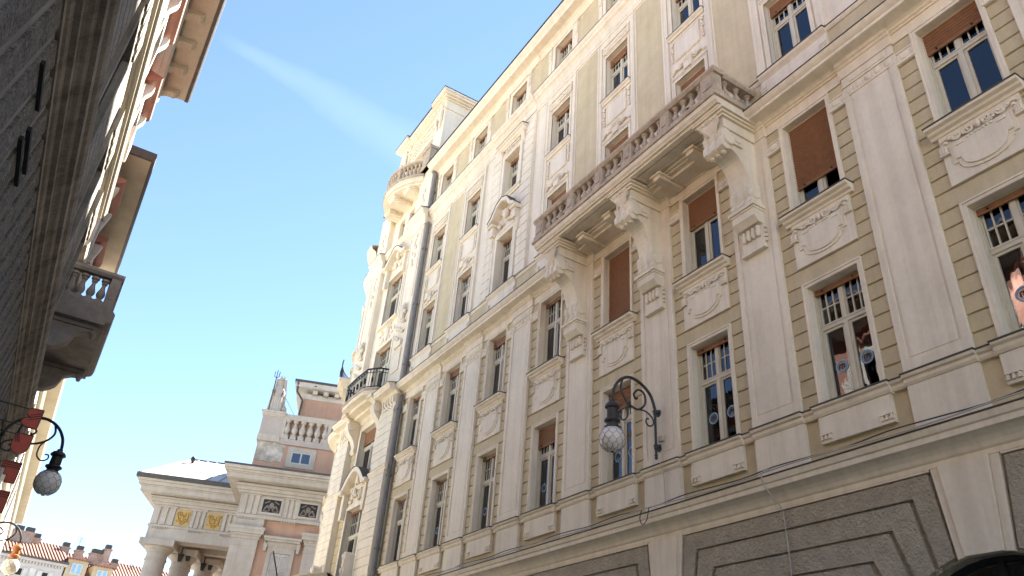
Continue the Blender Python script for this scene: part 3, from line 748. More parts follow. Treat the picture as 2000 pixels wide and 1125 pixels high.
for s in (-1,1):
    q.spiral((W-.16,y+s*.26,20.05),.16,1.3,.04,-s,PI/2); q.spiral((W-.14,y+s*.42,19.5),.16,1.2,.035,s,0)
    for jj in range(5): q.ell((W-.15,y+s*(.16+.09*jj),19.42+.05*math.sin(jj*1.7)),.06,.06,.06,6,4)
sub(pd_,'pediment_carving',q,CREAM,True)
# hood over the upper window
hd=mould('window_hood',[(.0,23.52),(-.16,23.52),(-.18,23.58),(-.24,23.62),(-.26,23.68),(-.34,23.73),(-.36,23.79),(-.0,23.86)],y-1.02,y+1.02)
sub(hd,'hood_flashing',MB().prism([(W-.37,23.79),(W-.37,23.82),(W-.0,23.90),(W-.0,23.862)],'y',y-1.04,y+1.04),FLASH)
q=MB()
for s in (-1,1): q.prism([(W-.0,22.9),(W-.12,22.95),(W-.15,23.2),(W-.28,23.51),(W-.0,23.51)],'y',*sorted((y+s*.76,y+s*.94)))
for jj in range(9): q.ell((W-.13,y-.48+.12*jj,23.38+.02*math.sin(jj*2)),.045,.06,.075,7,4)
subs(hd,'hood_carving',q,CREAM,True)
lg=mould('window_ledge',[(.02,20.72),(-.12,20.72),(-.14,20.80),(-.20,20.84),(-.21,20.885),(.3,20.91),(.3,20.72)],y-.80,y+.80)
# --- attic storey: surrounds, olive fields, carved strips
for k in range(2,8):
    y=c(k); z0,z1=F[6]
    q=MB()
    for s in (-1,1): q.box(W-.05,W+.02,*sorted((y+s*.60,y+s*.78)),24.99,z1+.18)
    q.box(W-.05,W+.02,y-.60,y+.60,z1,z1+.18); q.box(W-.075,W-.05,y-.78,y+.78,z1+.14,z1+.18)
    sub(RB,'attic_surround',q,CREAM)
    q=MB()
    for s in (-1,1):
        a=y+s*.90; q.box(W-.07,W+.02,a-.10,a+.10,24.985,26.93); q.box(W-.10,W-.07,a-.085,a+.085,26.10,26.75)
        for jj in range(3): q.ell((W-.10,a,26.22+.2*jj),.045,.065,.085,7,4)
        q.box(W-.12,W-.07,a-.12,a+.12,26.80,26.93)
    subs(RB,'carved_strip',q,CREAM)
    if k<7: sub(RB,'olive_panel',MB().box(W-.012,W+.03,y+1.06,y+DC-1.06,24.99,26.95),OLIVE)
# ------------------------------------------------------------------ ground floor: rough panels nested round the arches
gw=MB(); AR=1.80; AZ=2.88
wall=[]
def arch_wall(mb,X,y0,y1,z1):
    pass
# wall sheet with arched openings: built as strips between arches
ctr=[pm(k) for k in (-2,0,2,4,6)]
gm=MB()
def arch_pts(yc,n=24): return [(yc+AR*math.cos(PI*i/n),AZ+AR*math.sin(PI*i/n)) for i in range(n+1)]
edges=[Y0]+[pm(k) for k in (-1,1,3,5)]+[YE+.0]
for i,yc in enumerate(ctr):
    a=yc-DC; b=yc+DC
    a=max(a,Y0); b=min(b,YE)
    pts=[(a,0),(a,6.03),(b,6.03),(b,0)]
    if yc+AR<b:
        pts=[(a,0),(a,6.03),(b,6.03),(b,0),(yc+AR,0)]+arch_pts(yc)+[(yc-AR,0)]
    gm.prism(pts,'x',W+.035,W+.45)
sub(RB,'ground_floor_wall',gm,GREY)
sub(RB,'shop_interior',MB().box(W+.8,W+.9,Y0,YE,0,5.9),DARK)
for i,yc in enumerate(ctr[:4]):
    # shop glazing inside the arch: dark frame and pane
    q=MB(); ap=arch_pts(yc,20)
    q.tube([(W+.33,a,b) for a,b in ap],.09,6); q.box(W+.28,W+.36,yc-.05,yc+.05,0,AZ+AR-.05); q.box(W+.28,W+.36,yc-AR,yc+AR,AZ-.08,AZ+.06)
    sh=sub(RB,'shop_window_frame',q,IRON)
    sub(sh,'pane',MB().prism(arch_pts(yc,20)+[(yc-AR,0),(yc+AR,0)],'x',W+.315,W+.322),GLASS)
    # keystone
    q=MB(); q.prism([(yc-.28,AZ+AR-.02),(yc+.28,AZ+AR-.02),(yc+.39,6.015),(yc-.39,6.015)],'x',W-.09,W+.04)
    ks=sub(RB,'keystone',q,CREAM)
    q=MB()
    for s in (-1,1): q.prism([(yc+s*.29,AZ+AR-.02),(yc+s*.41,AZ+AR-.04),(yc+s*.535,6.014),(yc+s*.40,6.014)],'x',W-.045,W+.04)
    sub(ks,'keystone_flank',q,CREAM)
def clip_arch(yc,y): 
    d=abs(y-yc); return AZ+math.sqrt(max(0,AR*AR-d*d))+.02 if d<AR else 0
# nested panels: between keystone of arch i and keystone of arch i+1
for i in range(len(ctr)-1):
    A1,A2=ctr[i],ctr[i+1]; g=.042
    # offsets of the nested courses: shoulder distance from each keystone axis and top height
    sh=[(.56,6.0),(.96,5.64),(1.41,5.235),(1.83,4.83),(2.20,4.43),(2.5,4.03)]
    for j in range(len(sh)-1):
        d0,z0=sh[j]; d1,z1=sh[j+1]
        # outline of one course: across the top, then down each side as a voussoir to the arch
        def foot(d): 
            e=max(.40,d*.86-.06) if d<1.0 else d*.80
            return e
        lo=[]
        yA0,yA1=A1+d0+g,A2-d0-g
        f0,f1=foot(d0)+g,foot(d1)-g
        ptsL=[]
        # left leg (arch A1): from outer shoulder down to arch and back up to inner shoulder
        outer=[(A1+d0+g,z0-g),(A2-d0-g,z0-g)]
        rightleg=[(A2-f0,clip_arch(A2,A2-f0)+.03)]+[(A2-(f0+(f1-f0)*t/4),clip_arch(A2,A2-(f0+(f1-f0)*t/4))+.03) for t in range(1,5)]
        inner=[(A2-d1+g,z1+.0),(A1+d1-g,z1+.0)]
        leftleg=[(A1+f0+(f1-f0)*t/4,clip_arch(A1,A1+f0+(f1-f0)*t/4)+.03) for t in range(4,-1,-1)]
        poly=outer+rightleg+inner+leftleg
        sub(RB,'rough_panel',MB().prism(poly,'x',W-.035,W+.037),GREY)
    sub(RB,'rough_panel',MB().prism([(A1+2.5+g,4.03-g),(A2-2.5-g,4.03-g),(A2-2.1,.6),(A1+2.1,.6)],'x',W-.035,W+.037),GREY)
    # thin moulded line above the panels
    sub(RB,'panel_moulding',MB().box(W-.045,W+.03,A1+.56,A2-.56,5.985,6.017),CREAM)
# ------------------------------------------------------------------ corner pavilion: two piers, a wide bay, then the rounded corner
PX=W-.34; P1=(29.2,30.75); P2=(34.45,35.85); BXW=W-.06; YC=36.7; RC=3.0
ycb=32.6; BH=.98
CXC=W+RC-.06
FB={2:(7.62,10.75),3:(12.2,14.5),4:(15.95,18.7),5:(20.0,22.85),6:(25.35,26.75)}
w=MB(); holes=[(ycb-BH,ycb+BH,*FB[f]) for f in (2,3,4,5)]+[(ycb-.95,ycb-.25,*FB[6]),(ycb+.25,ycb+.95,*FB[6])]
wall_holes(w,flat(BXW),P1[1]-.1,YC,0,27.9,holes,.42); sub(RB,'corner_bay_wall',w,CREAM,recalc=False)
am=arcm(CXC,YC,RC)
aw=[(R(9),R(30),*FB[2]),(R(9),R(30),*FB[3]),(R(9),R(30),*FB[4]),(R(9),R(30),20.2,22.6)]
w=MB(); wall_holes(w,am,0,R(100),0,27.0,aw,.42,24); sub(RB,'rounded_corner_wall',w,CREAM,recalc=False)
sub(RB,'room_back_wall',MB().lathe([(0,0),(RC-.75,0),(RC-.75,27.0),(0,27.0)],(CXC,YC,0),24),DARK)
for f,(z0,z1) in FB.items():
    h=z1-z0
    if f==6:
        for yy in (ycb-.6,ycb+.6): window(RB,BXW,yy,z0+.02,.68,h-.05,tr=h*.6,cols=2,rows=2,drop=.08)
    else: window(RB,BXW,ycb,z0+.03,2*BH-.03,h-.06,tr=h*.62,cols=4,rows=2,drop={2:.08,3:.62,4:.06,5:.06}[f],curt=1)
for (a0,a1,z0,z1) in aw:
    am_=(a0+a1)/2; p=am(am_,z0,.02); window(RB,p[0],p[1],z0+.02,2*RC*math.sin((a1-a0)/2)-.06,z1-z0-.05,tr=(z1-z0)*.64,cols=2,rows=2,drop=.1,rz=-am_)
def ablock(mb,a0,a1,z0,z1,r0,r1,n=3):      # block following the rounded corner
    v=[];f=[]
    for i in range(n+1):
        a=a0+(a1-a0)*i/n
        for r,z in ((r0,z0),(r1,z0),(r1,z1),(r0,z1)): v.append((CXC-r*math.cos(a),YC+r*math.sin(a),z))
    for i in range(n):
        for j in range(4): f.append((i*4+j,i*4+(j+1)%4,(i+1)*4+(j+1)%4,(i+1)*4+j))
    f+=[(0,1,2,3),(n*4+3,n*4+2,n*4+1,n*4)]
    mb.add(v,f)
# piers with rusticated courses (each course a block); smooth above
for (a,b) in (P1,P2):
    pr_=sub(RB,'corner_pier',MB().box(PX,W+.3,a,b,0,28.0),CREAM)
    z=6.7
    while z<14.1:
        t=MB(); e=.012; x0=PX-.035; A_=[(PX+.001,a,z+.01),(PX+.001,b,z+.01),(PX+.001,b,z+.355),(PX+.001,a,z+.355),(x0,a,z+.01+e),(x0,b,z+.01+e),(x0,b,z+.355-e),(x0,a,z+.355-e)]
        t.add(A_,[(0,1,5,4),(1,2,6,5),(2,3,7,6),(3,0,4,7),(4,5,6,7)]); sub(pr_,'stone_block',t,CREAM,recalc=False); z+=.365
    m_=(a+b)/2; hw=(b-a)/2
    q=MB(); q.box(PX-.05,PX,a,b,14.12,14.2)
    for j in range(4): q.ell((PX-.03,m_-.42+.28*j,14.35),.05,.09,.1,8,4)
    for j in range(5): q.prism([(PX,14.52),(PX-.10,14.60),(PX-.12,14.86),(PX,14.90)],'y',a+.1+j*(b-a-.2)/5,a+.1+j*(b-a-.2)/5+.14)
    # carved trophy and panels higher up
    q.box(PX-.05,PX,m_-.42,m_+.42,16.2,17.3); q.box(PX-.10,PX,m_-.36,m_+.36,17.45,17.75)
    for j in range(9):
        q.ell((PX-.10,m_+.34*math.sin(j*2.1),17.85+.17*j),.09,.12,.12,7,4)
    for j in range(3): q.tube([(PX-.08,m_+.14*(j-1),18.9),(PX-.16,m_+.22*(j-1),19.4),(PX-.06,m_+.18*(j-1),19.75)],[.08,.09,.03],6)
    for j in range(8): q.ell((PX-.03,m_+.18*math.sin(j*2.6),22.0+.24*j),.05,.10,.13,7,4)
    for s in (-1,1): q.box(PX-.03,PX,*sorted((m_+s*(hw-.12),m_+s*(hw-.2))),19.9,23.8)
    for j in range(6): q.ell((PX-.03,m_+.12*math.sin(j*2.2),25.4+.22*j),.06,.13,.12,7,4)
    subs(pr_,'pier_carving',q,CREAM,True)
# cornices carried round
def pier_corn(prof,name,flash=None):
    for (a,b) in (P1,P2):
        q=sub(RB,name,MB().prism([(PX+x,z) for x,z in prof],'y',a-.12,b+.12),CREAM)
        if flash: sub(q,'cornice_flashing',MB().prism([(PX+flash[0]-.01,flash[1]),(PX+flash[0]-.01,flash[1]+.025),(PX+.1,flash[1]+.17),(PX+.1,flash[1]+.13)],'y',a-.14,b+.14),FLASH)
    q=sub(RB,name,MB().prism([(BXW+x,z) for x,z in prof],'y',P1[1]+.12,P2[0]-.12),CREAM)
    q=sub(RB,name,MB().prism([(BXW+x,z) for x,z in prof],'y',P2[1]+.12,YC),CREAM)
    v=MB(); pr=[(RC-x,z) for x,z in prof]
    n=22; vv=[];ff=[]
    for i in range(n+1):
        a=R(100)*i/n
        for r,z in pr: vv.append((CXC-r*math.cos(a),YC+r*math.sin(a),z))
    L=len(pr)
    for i in range(n):
        for j in range(L): ff.append((i*L+j,i*L+(j+1)%L,(i+1)*L+(j+1)%L,(i+1)*L+j))
    v.add(vv,ff); q=sub(RB,name,v,CREAM,True)
    if flash:
        r=RC-flash[0]+.012; v=MB(); vv=[];ff=[]
        for i in range(n+1):
            a=R(100)*i/n
            for rr,z in ((r,flash[1]),(r,flash[1]+.03),(RC-.1,flash[1]+.16)): vv.append((CXC-rr*math.cos(a),YC+rr*math.sin(a),z))
        for i in range(n):
            for j in range(2): ff.append((i*3+j,i*3+j+1,(i+1)*3+j+1,(i+1)*3+j))
        v.add(vv,ff); sub(q,'cornice_flashing',v,FLASH,recalc=False)
pier_corn([(.05,6.02),(-.05,6.02),(-.08,6.13),(-.16,6.26),(-.30,6.33),(-.30,6.42),(-.36,6.54),(.05,6.66)],'corner_lower_cornice',(-.36,6.535))
pier_corn([(x,z) for x,z in GC],'corner_great_cornice',(-.53,15.268))
pier_corn([(.05,24.02),(-.04,24.02),(-.06,24.12),(-.07,24.42),(-.13,24.53),(-.22,24.62),(-.22,24.70),(-.30,24.82),(-.34,24.88),(.05,24.97)],'corner_second_cornice',(-.34,24.88))
pier_corn([(.05,11.55),(-.04,11.55),(-.06,11.63),(-.10,11.66),(-.11,11.72),(.05,11.76)],'corner_string_course')
# rounded-corner top: curved hood cornice and parapet
v=MB(); prof=[(.05,26.3),(-.05,26.3),(-.10,26.5),(-.20,26.58),(-.36,26.65),(-.38,26.75),(-.45,26.85),(.05,27.05)]
n=20; vv=[];ff=[]
for i in range(n+1):
    a=R(100)*i/n
    for x,z in prof: vv.append((CXC-(RC-x)*math.cos(a),YC+(RC-x)*math.sin(a),z))
L=len(prof)
for i in range(n):
    for j in range(L): ff.append((i*L+j,i*L+(j+1)%L,(i+1)*L+(j+1)%L,(i+1)*L+j))
v.add(vv,ff); sub(RB,'rounded_corner_cornice',v,CREAM,True)
sub(RB,'rounded_corner_roof',MB().lathe([(0,27.4),(RC-.1,27.06),(RC-.05,26.98),(RC-.05,26.96),(0,26.95)],(CXC,YC,0),28),FLASH)
# olive rusticated strips either side of the wide windows in the bay
for s in (-1,1):
    a,b=sorted((ycb+s*(BH+.16),P1[1]+.01 if s<0 else P2[0]-.01))
    for f0,f1 in ((6.75,11.5),(11.8,14.6)):
        z=f0
        while z+.36<=f1:
            t=MB(); t.box(BXW-.035,BXW+.01,a,b,z+.012,z+.353); sub(RB,'stone_block',t,OLIVE); z+=.365
# surrounds
for f in (2,3,4,5):
    z0,z1=FB[f]; q=MB(); b=.15
    for s in (-1,1): q.box(BXW-.06,BXW+.02,*sorted((ycb+s*BH,ycb+s*(BH+b))),z0,z1+b)
    q.box(BXW-.06,BXW+.02,ycb-BH,ycb+BH,z1,z1+b); sub(RB,'window_surround',q,CREAM)
for (a0,a1,z0,z1) in aw:
    q=MB(); ablock(q,a0-R(2.5),a0,z0,z1+.12,RC-.02,RC+.05,1); ablock(q,a1,a1+R(2.5),z0,z1+.12,RC-.02,RC+.05,1); ablock(q,a0,a1,z1,z1+.12,RC-.02,RC+.05,3)
    sub(RB,'window_surround',q,CREAM)
    q=MB()
    for j in range(9):
        a=a0+(a1-a0)*j/8; p=(CXC-(RC+.03)*math.cos(a),YC+(RC+.03)*math.sin(a)); q.ell((p[0],p[1],z1+.38+.22*math.sin(PI*j/8)),.09,.09,.11,7,4)
    sub(RB,'window_carving',q,CREAM,True)
    q=MB(); ablock(q,a0-R(3),a1+R(3),z0-.14,z0,RC-.02,RC+.16,4); sub(RB,'window_ledge',q,CREAM)
for a in [R(33+3*i) for i in range(0)]: pass
# rustication of the rounded corner
z=6.75
while z<14.3:
    for a0,a1 in ((R(0.5),R(6)),(R(33),R(60))):
        t=MB(); ablock(t,a0,a1,z+.012,z+.353,RC-.01,RC+.035,3); sub(RB,'stone_block',t,CREAM)
    z+=.365
# segmental pediment over the lowest corner window
def seg_ped(y,z,hw,rise,x,d,name='arched_pediment',wav=False):
    q=MB(); n=16; out=[];inn=[]
    for i in range(n+1):
        t=i/n; yy=y-hw+2*hw*t
        zz=z+rise*(math.sin(PI*t) if not wav else (math.sin(PI*t)**1.6)); out.append((yy,zz)); inn.append((y+(yy-y)*.86,zz-.20))
    q.prism(out+inn[::-1],'x',x-d,x+.02)
    for s in (-1,1): q.box(x-d-.02,x+.02,*sorted((y+s*hw*.80,y+s*(hw+.22))),z-.16,z-.005); q.box(x-d*.6,x+.02,*sorted((y+s*hw*.84,y+s*(hw+.05))),z-1.3,z-.16)
    o=sub(RB,name,q,CREAM,True)
    q=MB(); q.prism([(a,b+.004) for a,b in out]+[(a,b+.035) for a,b in out[::-1]],'x',x-d-.02,x+.02); sub(o,'pediment_flashing',q,FLASH)
    q=MB()
    for j in range(16):
        a=rnd.uniform(-.6,.6)*hw; q.ell((x-.06,y+a,z-.62+rnd.uniform(0,1)*(.45+rise*.75*(1-abs(a)/hw))),.10,rnd.uniform(.07,.15),rnd.uniform(.08,.16),7,4)
    for s in (-1,1): q.spiral((x-.08,y+s*.35,z-.25),.2,1.3,.05,s,0)
    q.ell((x-.12,y,z+rise*.45),.14,.2,.26,8,5)
    sub(o,'pediment_carving',q,CREAM,True)
seg_ped(ycb,11.65,1.38,.80,BXW,.42)
seg_ped(ycb,23.75,1.25,.70,BXW,.40,'arched_pediment',True)
# carved apron between the upper corner windows
q=MB()
for j in range(26): q.ell((BXW-.02,ycb+rnd.uniform(-.9,.9),19.0+rnd.uniform(0,.85)),.06,rnd.uniform(.05,.13),rnd.uniform(.06,.14),7,4)
q.ell((BXW-.03,ycb,19.42),.09,.27,.38,10,6)
sub(RB,'carved_apron',q,CREAM,True)
sub(RB,'window_ledge',MB().prism([(BXW-.18,19.9),(BXW-.2,19.98),(BXW+.3,20.02),(BXW+.3,19.86)],'y',ycb-1.2,ycb+1.2),CREAM)
# --- iron balcony of the pavilion
IZ=15.62
outl=[(W-.02,30.55),(W-.75,30.75),(W-1.15,31.3),(W-1.20,32.6),(W-1.15,33.9),(W-.75,34.45),(W-.02,34.65)]
ib=sub(RB,'iron_balcony',MB().prism(outl,'z',IZ-.30,IZ-.10),CREAM)
sub(ib,'stone_edge',MB().prism([(W+.02+(x-W)*1.06,32.6+(y-32.6)*1.04) for x,y in outl],'z',IZ-.098,IZ),BAL)
sub(ib,'underside_block',MB().prism([(x*.0+W-.02+(x-W)*.72,32.6+(y-32.6)*.8) for x,y in outl],'z',IZ-.46,IZ-.302),CREAM)
rl=[(W-.04,30.62),(W-.72,30.82),(W-1.10,31.34),(W-1.14,32.6),(W-1.10,33.86),(W-.72,34.38),(W-.04,34.58)]
q=MB(); q.tube([(x,y,IZ+1.0) for x,y in rl],.04,6); sub(ib,'hand_rail',q,IRON)
q=MB(); q.tube([(x,y,IZ+.12) for x,y in rl],.022,5); q.tube([(x,y,IZ+.82) for x,y in rl],.02,5)
tot=0; pts=[]
for (x0,y0),(x1,y1) in zip(rl[:-1],rl[1:]):
    n=max(2,int(math.hypot(x1-x0,y1-y0)/.13)); pts+=[(x0+(x1-x0)*i/n,y0+(y1-y0)*i/n) for i in range(n)]
for i,(x,y) in enumerate(pts):
    q.tube([(x,y,IZ),(x,y,IZ+1.0)],.014,4)
    if i%3==1: q.ell((x,y,IZ+.45),.05,.05,.18,6,4)
    if i%2==0: q.ell((x,y,IZ+.91),.035,.05,.05,6,4)
sub(ib,'railing',q,IRON)
for yy in (31.05,34.15):
    q=MB(); pf=[(W-.04,13.55),(W-.16,13.5),(W-.26,13.62),(W-.22,13.85),(W-.34,14.15),(W-.60,14.45),(W-.72,14.75),(W-.66,15.0),(W-.85,15.15),(W-.85,15.30),(W-.04,15.30)]
    q.prism(pf,'y',yy-.20,yy+.20); q.box(W-.95,W-.05,yy-.27,yy+.27,15.18,15.31)
    for s in (-1,1):
        q.tube([(W-.50,yy+s*.19,14.75),(W-.50,yy+s*.25,14.75)],[.2,.16],12); q.tube([(W-.17,yy+s*.19,13.68),(W-.17,yy+s*.24,13.68)],[.10,.08],10)
    sub(RB,'balcony_console',q,CREAM,True)
# second small iron balcony on the rounded corner
q=MB(); IZ=18.55;  ablock(q,R(8),R(60),IZ-.22,IZ-.02,RC-.1,RC+.60,8); ablock(q,R(10),R(58),IZ-.50,IZ-.22,RC-.1,RC+.48,8); ablock(q,R(13),R(55),IZ-.85,IZ-.50,RC-.1,RC+.28,8); ib2=sub(RB,'iron_balcony',q,CREAM)
q=MB()
for zz,rr in ((1.0,.035),(.12,.02),(.8,.02)): q.tube([(CXC-(RC+.55)*math.cos(R(9+50*i/14)),YC+(RC+.55)*math.sin(R(9+50*i/14)),IZ+zz) for i in range(15)],rr,5)
for i in range(29):
    a=R(9+50*i/28); x,y=CXC-(RC+.55)*math.cos(a),YC+(RC+.55)*math.sin(a); q.tube([(x,y,IZ),(x,y,IZ+1.0)],.014,4)
    if i%3==1: q.ell((x,y,IZ+.45),.06,.06,.2,6,4)
sub(ib2,'railing',q,IRON)
# --- bowed balcony at the top and the tall attic block
TZ=27.95; bcx=W+1.68; brad=3.05; bcy=ycb
A0=R(48)
def bow(mb,r0,r1,z0,z1,n=18,a=A0):
    v=[];f=[]
    for i in range(n+1):
        t=-a+2*a*i/n
        for r,z in ((r0,z0),(r1,z0),(r1,z1),(r0,z1)): v.append((bcx-r*math.cos(t),bcy+r*math.sin(t),z))
    for i in range(n):
        for j in range(4): f.append((i*4+j,i*4+(j+1)%4,(i+1)*4+(j+1)%4,(i+1)*4+j))
    f+=[(0,1,2,3),(n*4+3,n*4+2,n*4+1,n*4)]; mb.add(v,f); return mb
q=MB(); bow(q,1.2,brad,TZ-.42,TZ-.16); bow(q,1.2,brad-.12,TZ-.55,TZ-.42); bow(q,1.2,brad+.06,TZ-.22,TZ-.16)
tb=sub(RB,'bowed_balcony',q,CREAM,True)
q=MB(); bow(q,1.2,brad+.10,TZ-.158,TZ); bow(q,brad-.28,brad-.02,TZ,TZ+.14); bow(q,brad-.32,brad+.02,TZ+.86,TZ+1.0)
sub(tb,'stone_edge_and_rail',q,BAL)
bm2=baluster_mesh(.72,.10,BAL)
for i in range(19):
    t=-A0+2*A0*(i+.5)/19
    if i in (6,12): 
        sub(tb,'pedestal',MB().box(bcx-(brad-.03)*math.cos(t),bcx-(brad-.28)*math.cos(t),bcy+(brad-.15)*math.sin(t)-.13,bcy+(brad-.15)*math.sin(t)+.13,TZ+.14,TZ+.86),BAL)
    else: link('baluster',bm2,tb,(bcx-(brad-.15)*math.cos(t),bcy+(brad-.15)*math.sin(t),TZ+.14))
q=MB()
for t in (-R(27),0,R(27)):      # carrying blocks with sunk squares below the bow
    x1,y1=bcx-(brad-.25)*math.cos(t),bcy+(brad-.25)*math.sin(t)
    q.prism([(x1,y1-.34),(W-.02,y1-.34),(W-.02,y1+.34),(x1,y1+.34)],'z',TZ-.80,TZ-.55); q.box(x1-.05,x1+.3,y1-.40,y1+.40,TZ-.66,TZ-.552)
    q.box(x1+.30,x1+.75,y1-.22,y1+.22,TZ-.825,TZ-.80)
sub(tb,'carrying_blocks',q,CREAM)
for yy,s in ((P1[0]+.75,1),(P2[0]+.45,-1)):
    q=MB().box(W-.55,W+.2,yy-.42,yy+.42,28.0,29.2); q.box(W-.62,W+.2,yy-.5,yy+.5,29.2,29.36); q.box(W-.6,W+.2,yy-.47,yy+.47,28.0,28.2); sub(tb,'end_pedestal',q,BAL)
TB0,TB1=29.55,35.4; TX=W-.05; TXB=W+1.55
q=MB()
q.box(TX,TXB,TB0,TB0+1.15,27.6,33.2); q.box(TX,TXB,TB1-1.15,TB1,27.6,33.2); q.box(TX+.12,TXB,TB0+1.1,TB1-1.1,31.4,33.2); q.box(TX+.9,TXB,TB0+1.1,TB1-1.1,27.6,31.45)
tw=sub(RB,'attic_block',q,CREAM)
q=MB(); 
for e,z0,z1 in ((.06,32.35,32.47),(.08,33.0,33.1),(.2,33.1,33.22),(.34,33.22,33.36),(.40,33.36,33.5)):
    q.box(TX-e,TXB+e*.6,TB0-e,TB0+1.3,z0,z1); q.box(TX-e,TXB+e*.6,TB1-1.3,TB1+e,z0,z1); q.box(TX-e*.6,TXB+e*.5,TB0+1.3,TB1-1.3,z0-.08,z1-.08)
sub(tw,'attic_cornice',q,CREAM)
q=MB().box(TX-.42,TXB+.3,TB0-.42,TB0+1.33,33.503,33.55); q.box(TX-.42,TXB+.3,TB1-1.33,TB1+.42,33.503,33.55); q.box(TX-.3,TXB+.25,TB0+1.33,TB1-1.33,33.423,33.47); sub(tw,'attic_flashing',q,FLASH)
q=MB()
for (a,b) in ((TB0,TB0+1.15),(TB1-1.15,TB1)):
    m_=(a+b)/2
    for s in (-1,1): q.spiral((TX-.10,m_+s*.22,32.6),.20,1.4,.07,s,PI/2); q.tube([(TX-.08,m_+s*.25,32.4),(TX-.1,m_+s*.3,31.7),(TX-.05,m_+s*.15,31.1)],[.1,.08,.03],6)
    q.ell((TX-.08,m_,32.2),.1,.16,.4,8,5)
for j in range(22): q.ell((TX+.1,TB0+1.4+(TB1-TB0-2.8)*j/21,32.05+.25*math.sin(PI*j/21)+.1*math.sin(j*2.3)),.10,.12,.14,7,4)
for j in range(14): q.ell((TX+.1,TB0+1.6+(TB1-TB0-3.2)*j/13,31.6+.3*math.sin(PI*j/13)),.08,.10,.10,7,4)
for s in (-1,1):
    for j in range(8): q.ell((TX+.55,ycb+.35+s*(1.75-.1*j),31.3-.26*j),.28,.17,.2,7,4)
sub(tw,'attic_carving',q,CREAM,True)
# recessed wing of the block and the low roof behind it
q=MB().box(TXB,26,TB0+.35,TB1-.3,27.6,32.3); 
for e,z0,z1 in ((.08,31.7,31.8),(.2,32.3,32.45),(.3,32.45,32.6)): q.box(TXB,26,TB0+.35-e,TB1-.3+e,z0,z1)
sub(tw,'set_back_wing',q,CREAM)
sub(tw,'wing_flashing',MB().box(TXB,26,TB0,TB1,32.602,32.65),FLASH)
q=MB(); q.tube([(TXB+.18,TB0-.12,32.9),(TXB+.22,TB0-.05,32.3),(TXB+.30,TB0+.2,31.95),(TXB+.32,TB0+.22,31.2),(TXB+.32,TB0+.22,28.0)],.12,8); sub(RB,'drainpipe',q,PIPE,True)
# --- drainpipe in the angle
yp,xp=29.07,W-.17
q=MB(); q.tube([(xp,yp,0),(xp,yp,14.86)],.085,10)
for z in (3,5.5,8.4,11.3,14.2): q.lathe([(.10,-.03),(.125,-.03),(.125,.03),(.10,.03)],(xp,yp,z),10)
sub(RB,'drainpipe',q,PIPE,True)
q=MB(); q.tube([(xp-.02,yp,15.5),(xp-.02,yp,23.8),(xp-.03,yp-.0,24.1)],.085,10); q.tube([(xp-.05,yp,25.0),(xp-.05,yp,27.1),(xp-.2,yp,27.3)],.10,10)
for z in (16.3,19.4,22.5,26): q.lathe([(.10,-.03),(.125,-.03),(.125,.03),(.10,.03)],(xp-.02,yp,z),10)
sub(RB,'drainpipe',q,PIPE,True)
# carved post and curved stone balustrade low on the corner
q=MB(); cx2,cy2,r2=W+1.1,ycb+.4,3.0
for z0,z1,rr in ((7.38,7.5,.16),(7.5,7.56,.22),(6.7,6.85,.16)):
    v=[];f=[]; n=16
    for i in range(n+1):
        t=-R(40)+R(80)*i/n
        for r,z in ((r2-rr,z0),(r2+rr,z0),(r2+rr,z1),(r2-rr,z1)): v.append((cx2-r*math.cos(t),cy2+r*math.sin(t),z))
    for i in range(n):
        for j in range(4): f.append((i*4+j,i*4+(j+1)%4,(i+1)*4+(j+1)%4,(i+1)*4+j))
    q.add(v,f)
lb=sub(RB,'bowed_stone_balcony',q,LBEIGE)
bm3=baluster_mesh(.53,.08,LBEIGE,8)
for i in range(17): 
    t=-R(38)+R(76)*i/16; link('baluster',bm3,lb,(cx2-r2*math.cos(t),cy2+r2*math.sin(t),6.85))
for yy in (ycb-1.55,ycb+2.3):
    q=MB(); q.prism([(yy-.2,6.7),(yy+.2,6.7),(yy+.18,7.4),(yy+.10,7.7),(yy+.14,8.2),(yy+.02,8.5),(yy-.12,8.4),(yy-.14,8.0),(yy-.18,7.5)],'x',W-.75,W-.35)
    for j in range(8): q.ell((W-.75,yy+.08*math.sin(j*2),7.0+.19*j),.07,.11,.12,7,4)
    sub(lb,'carved_post',q,CREAM,True)
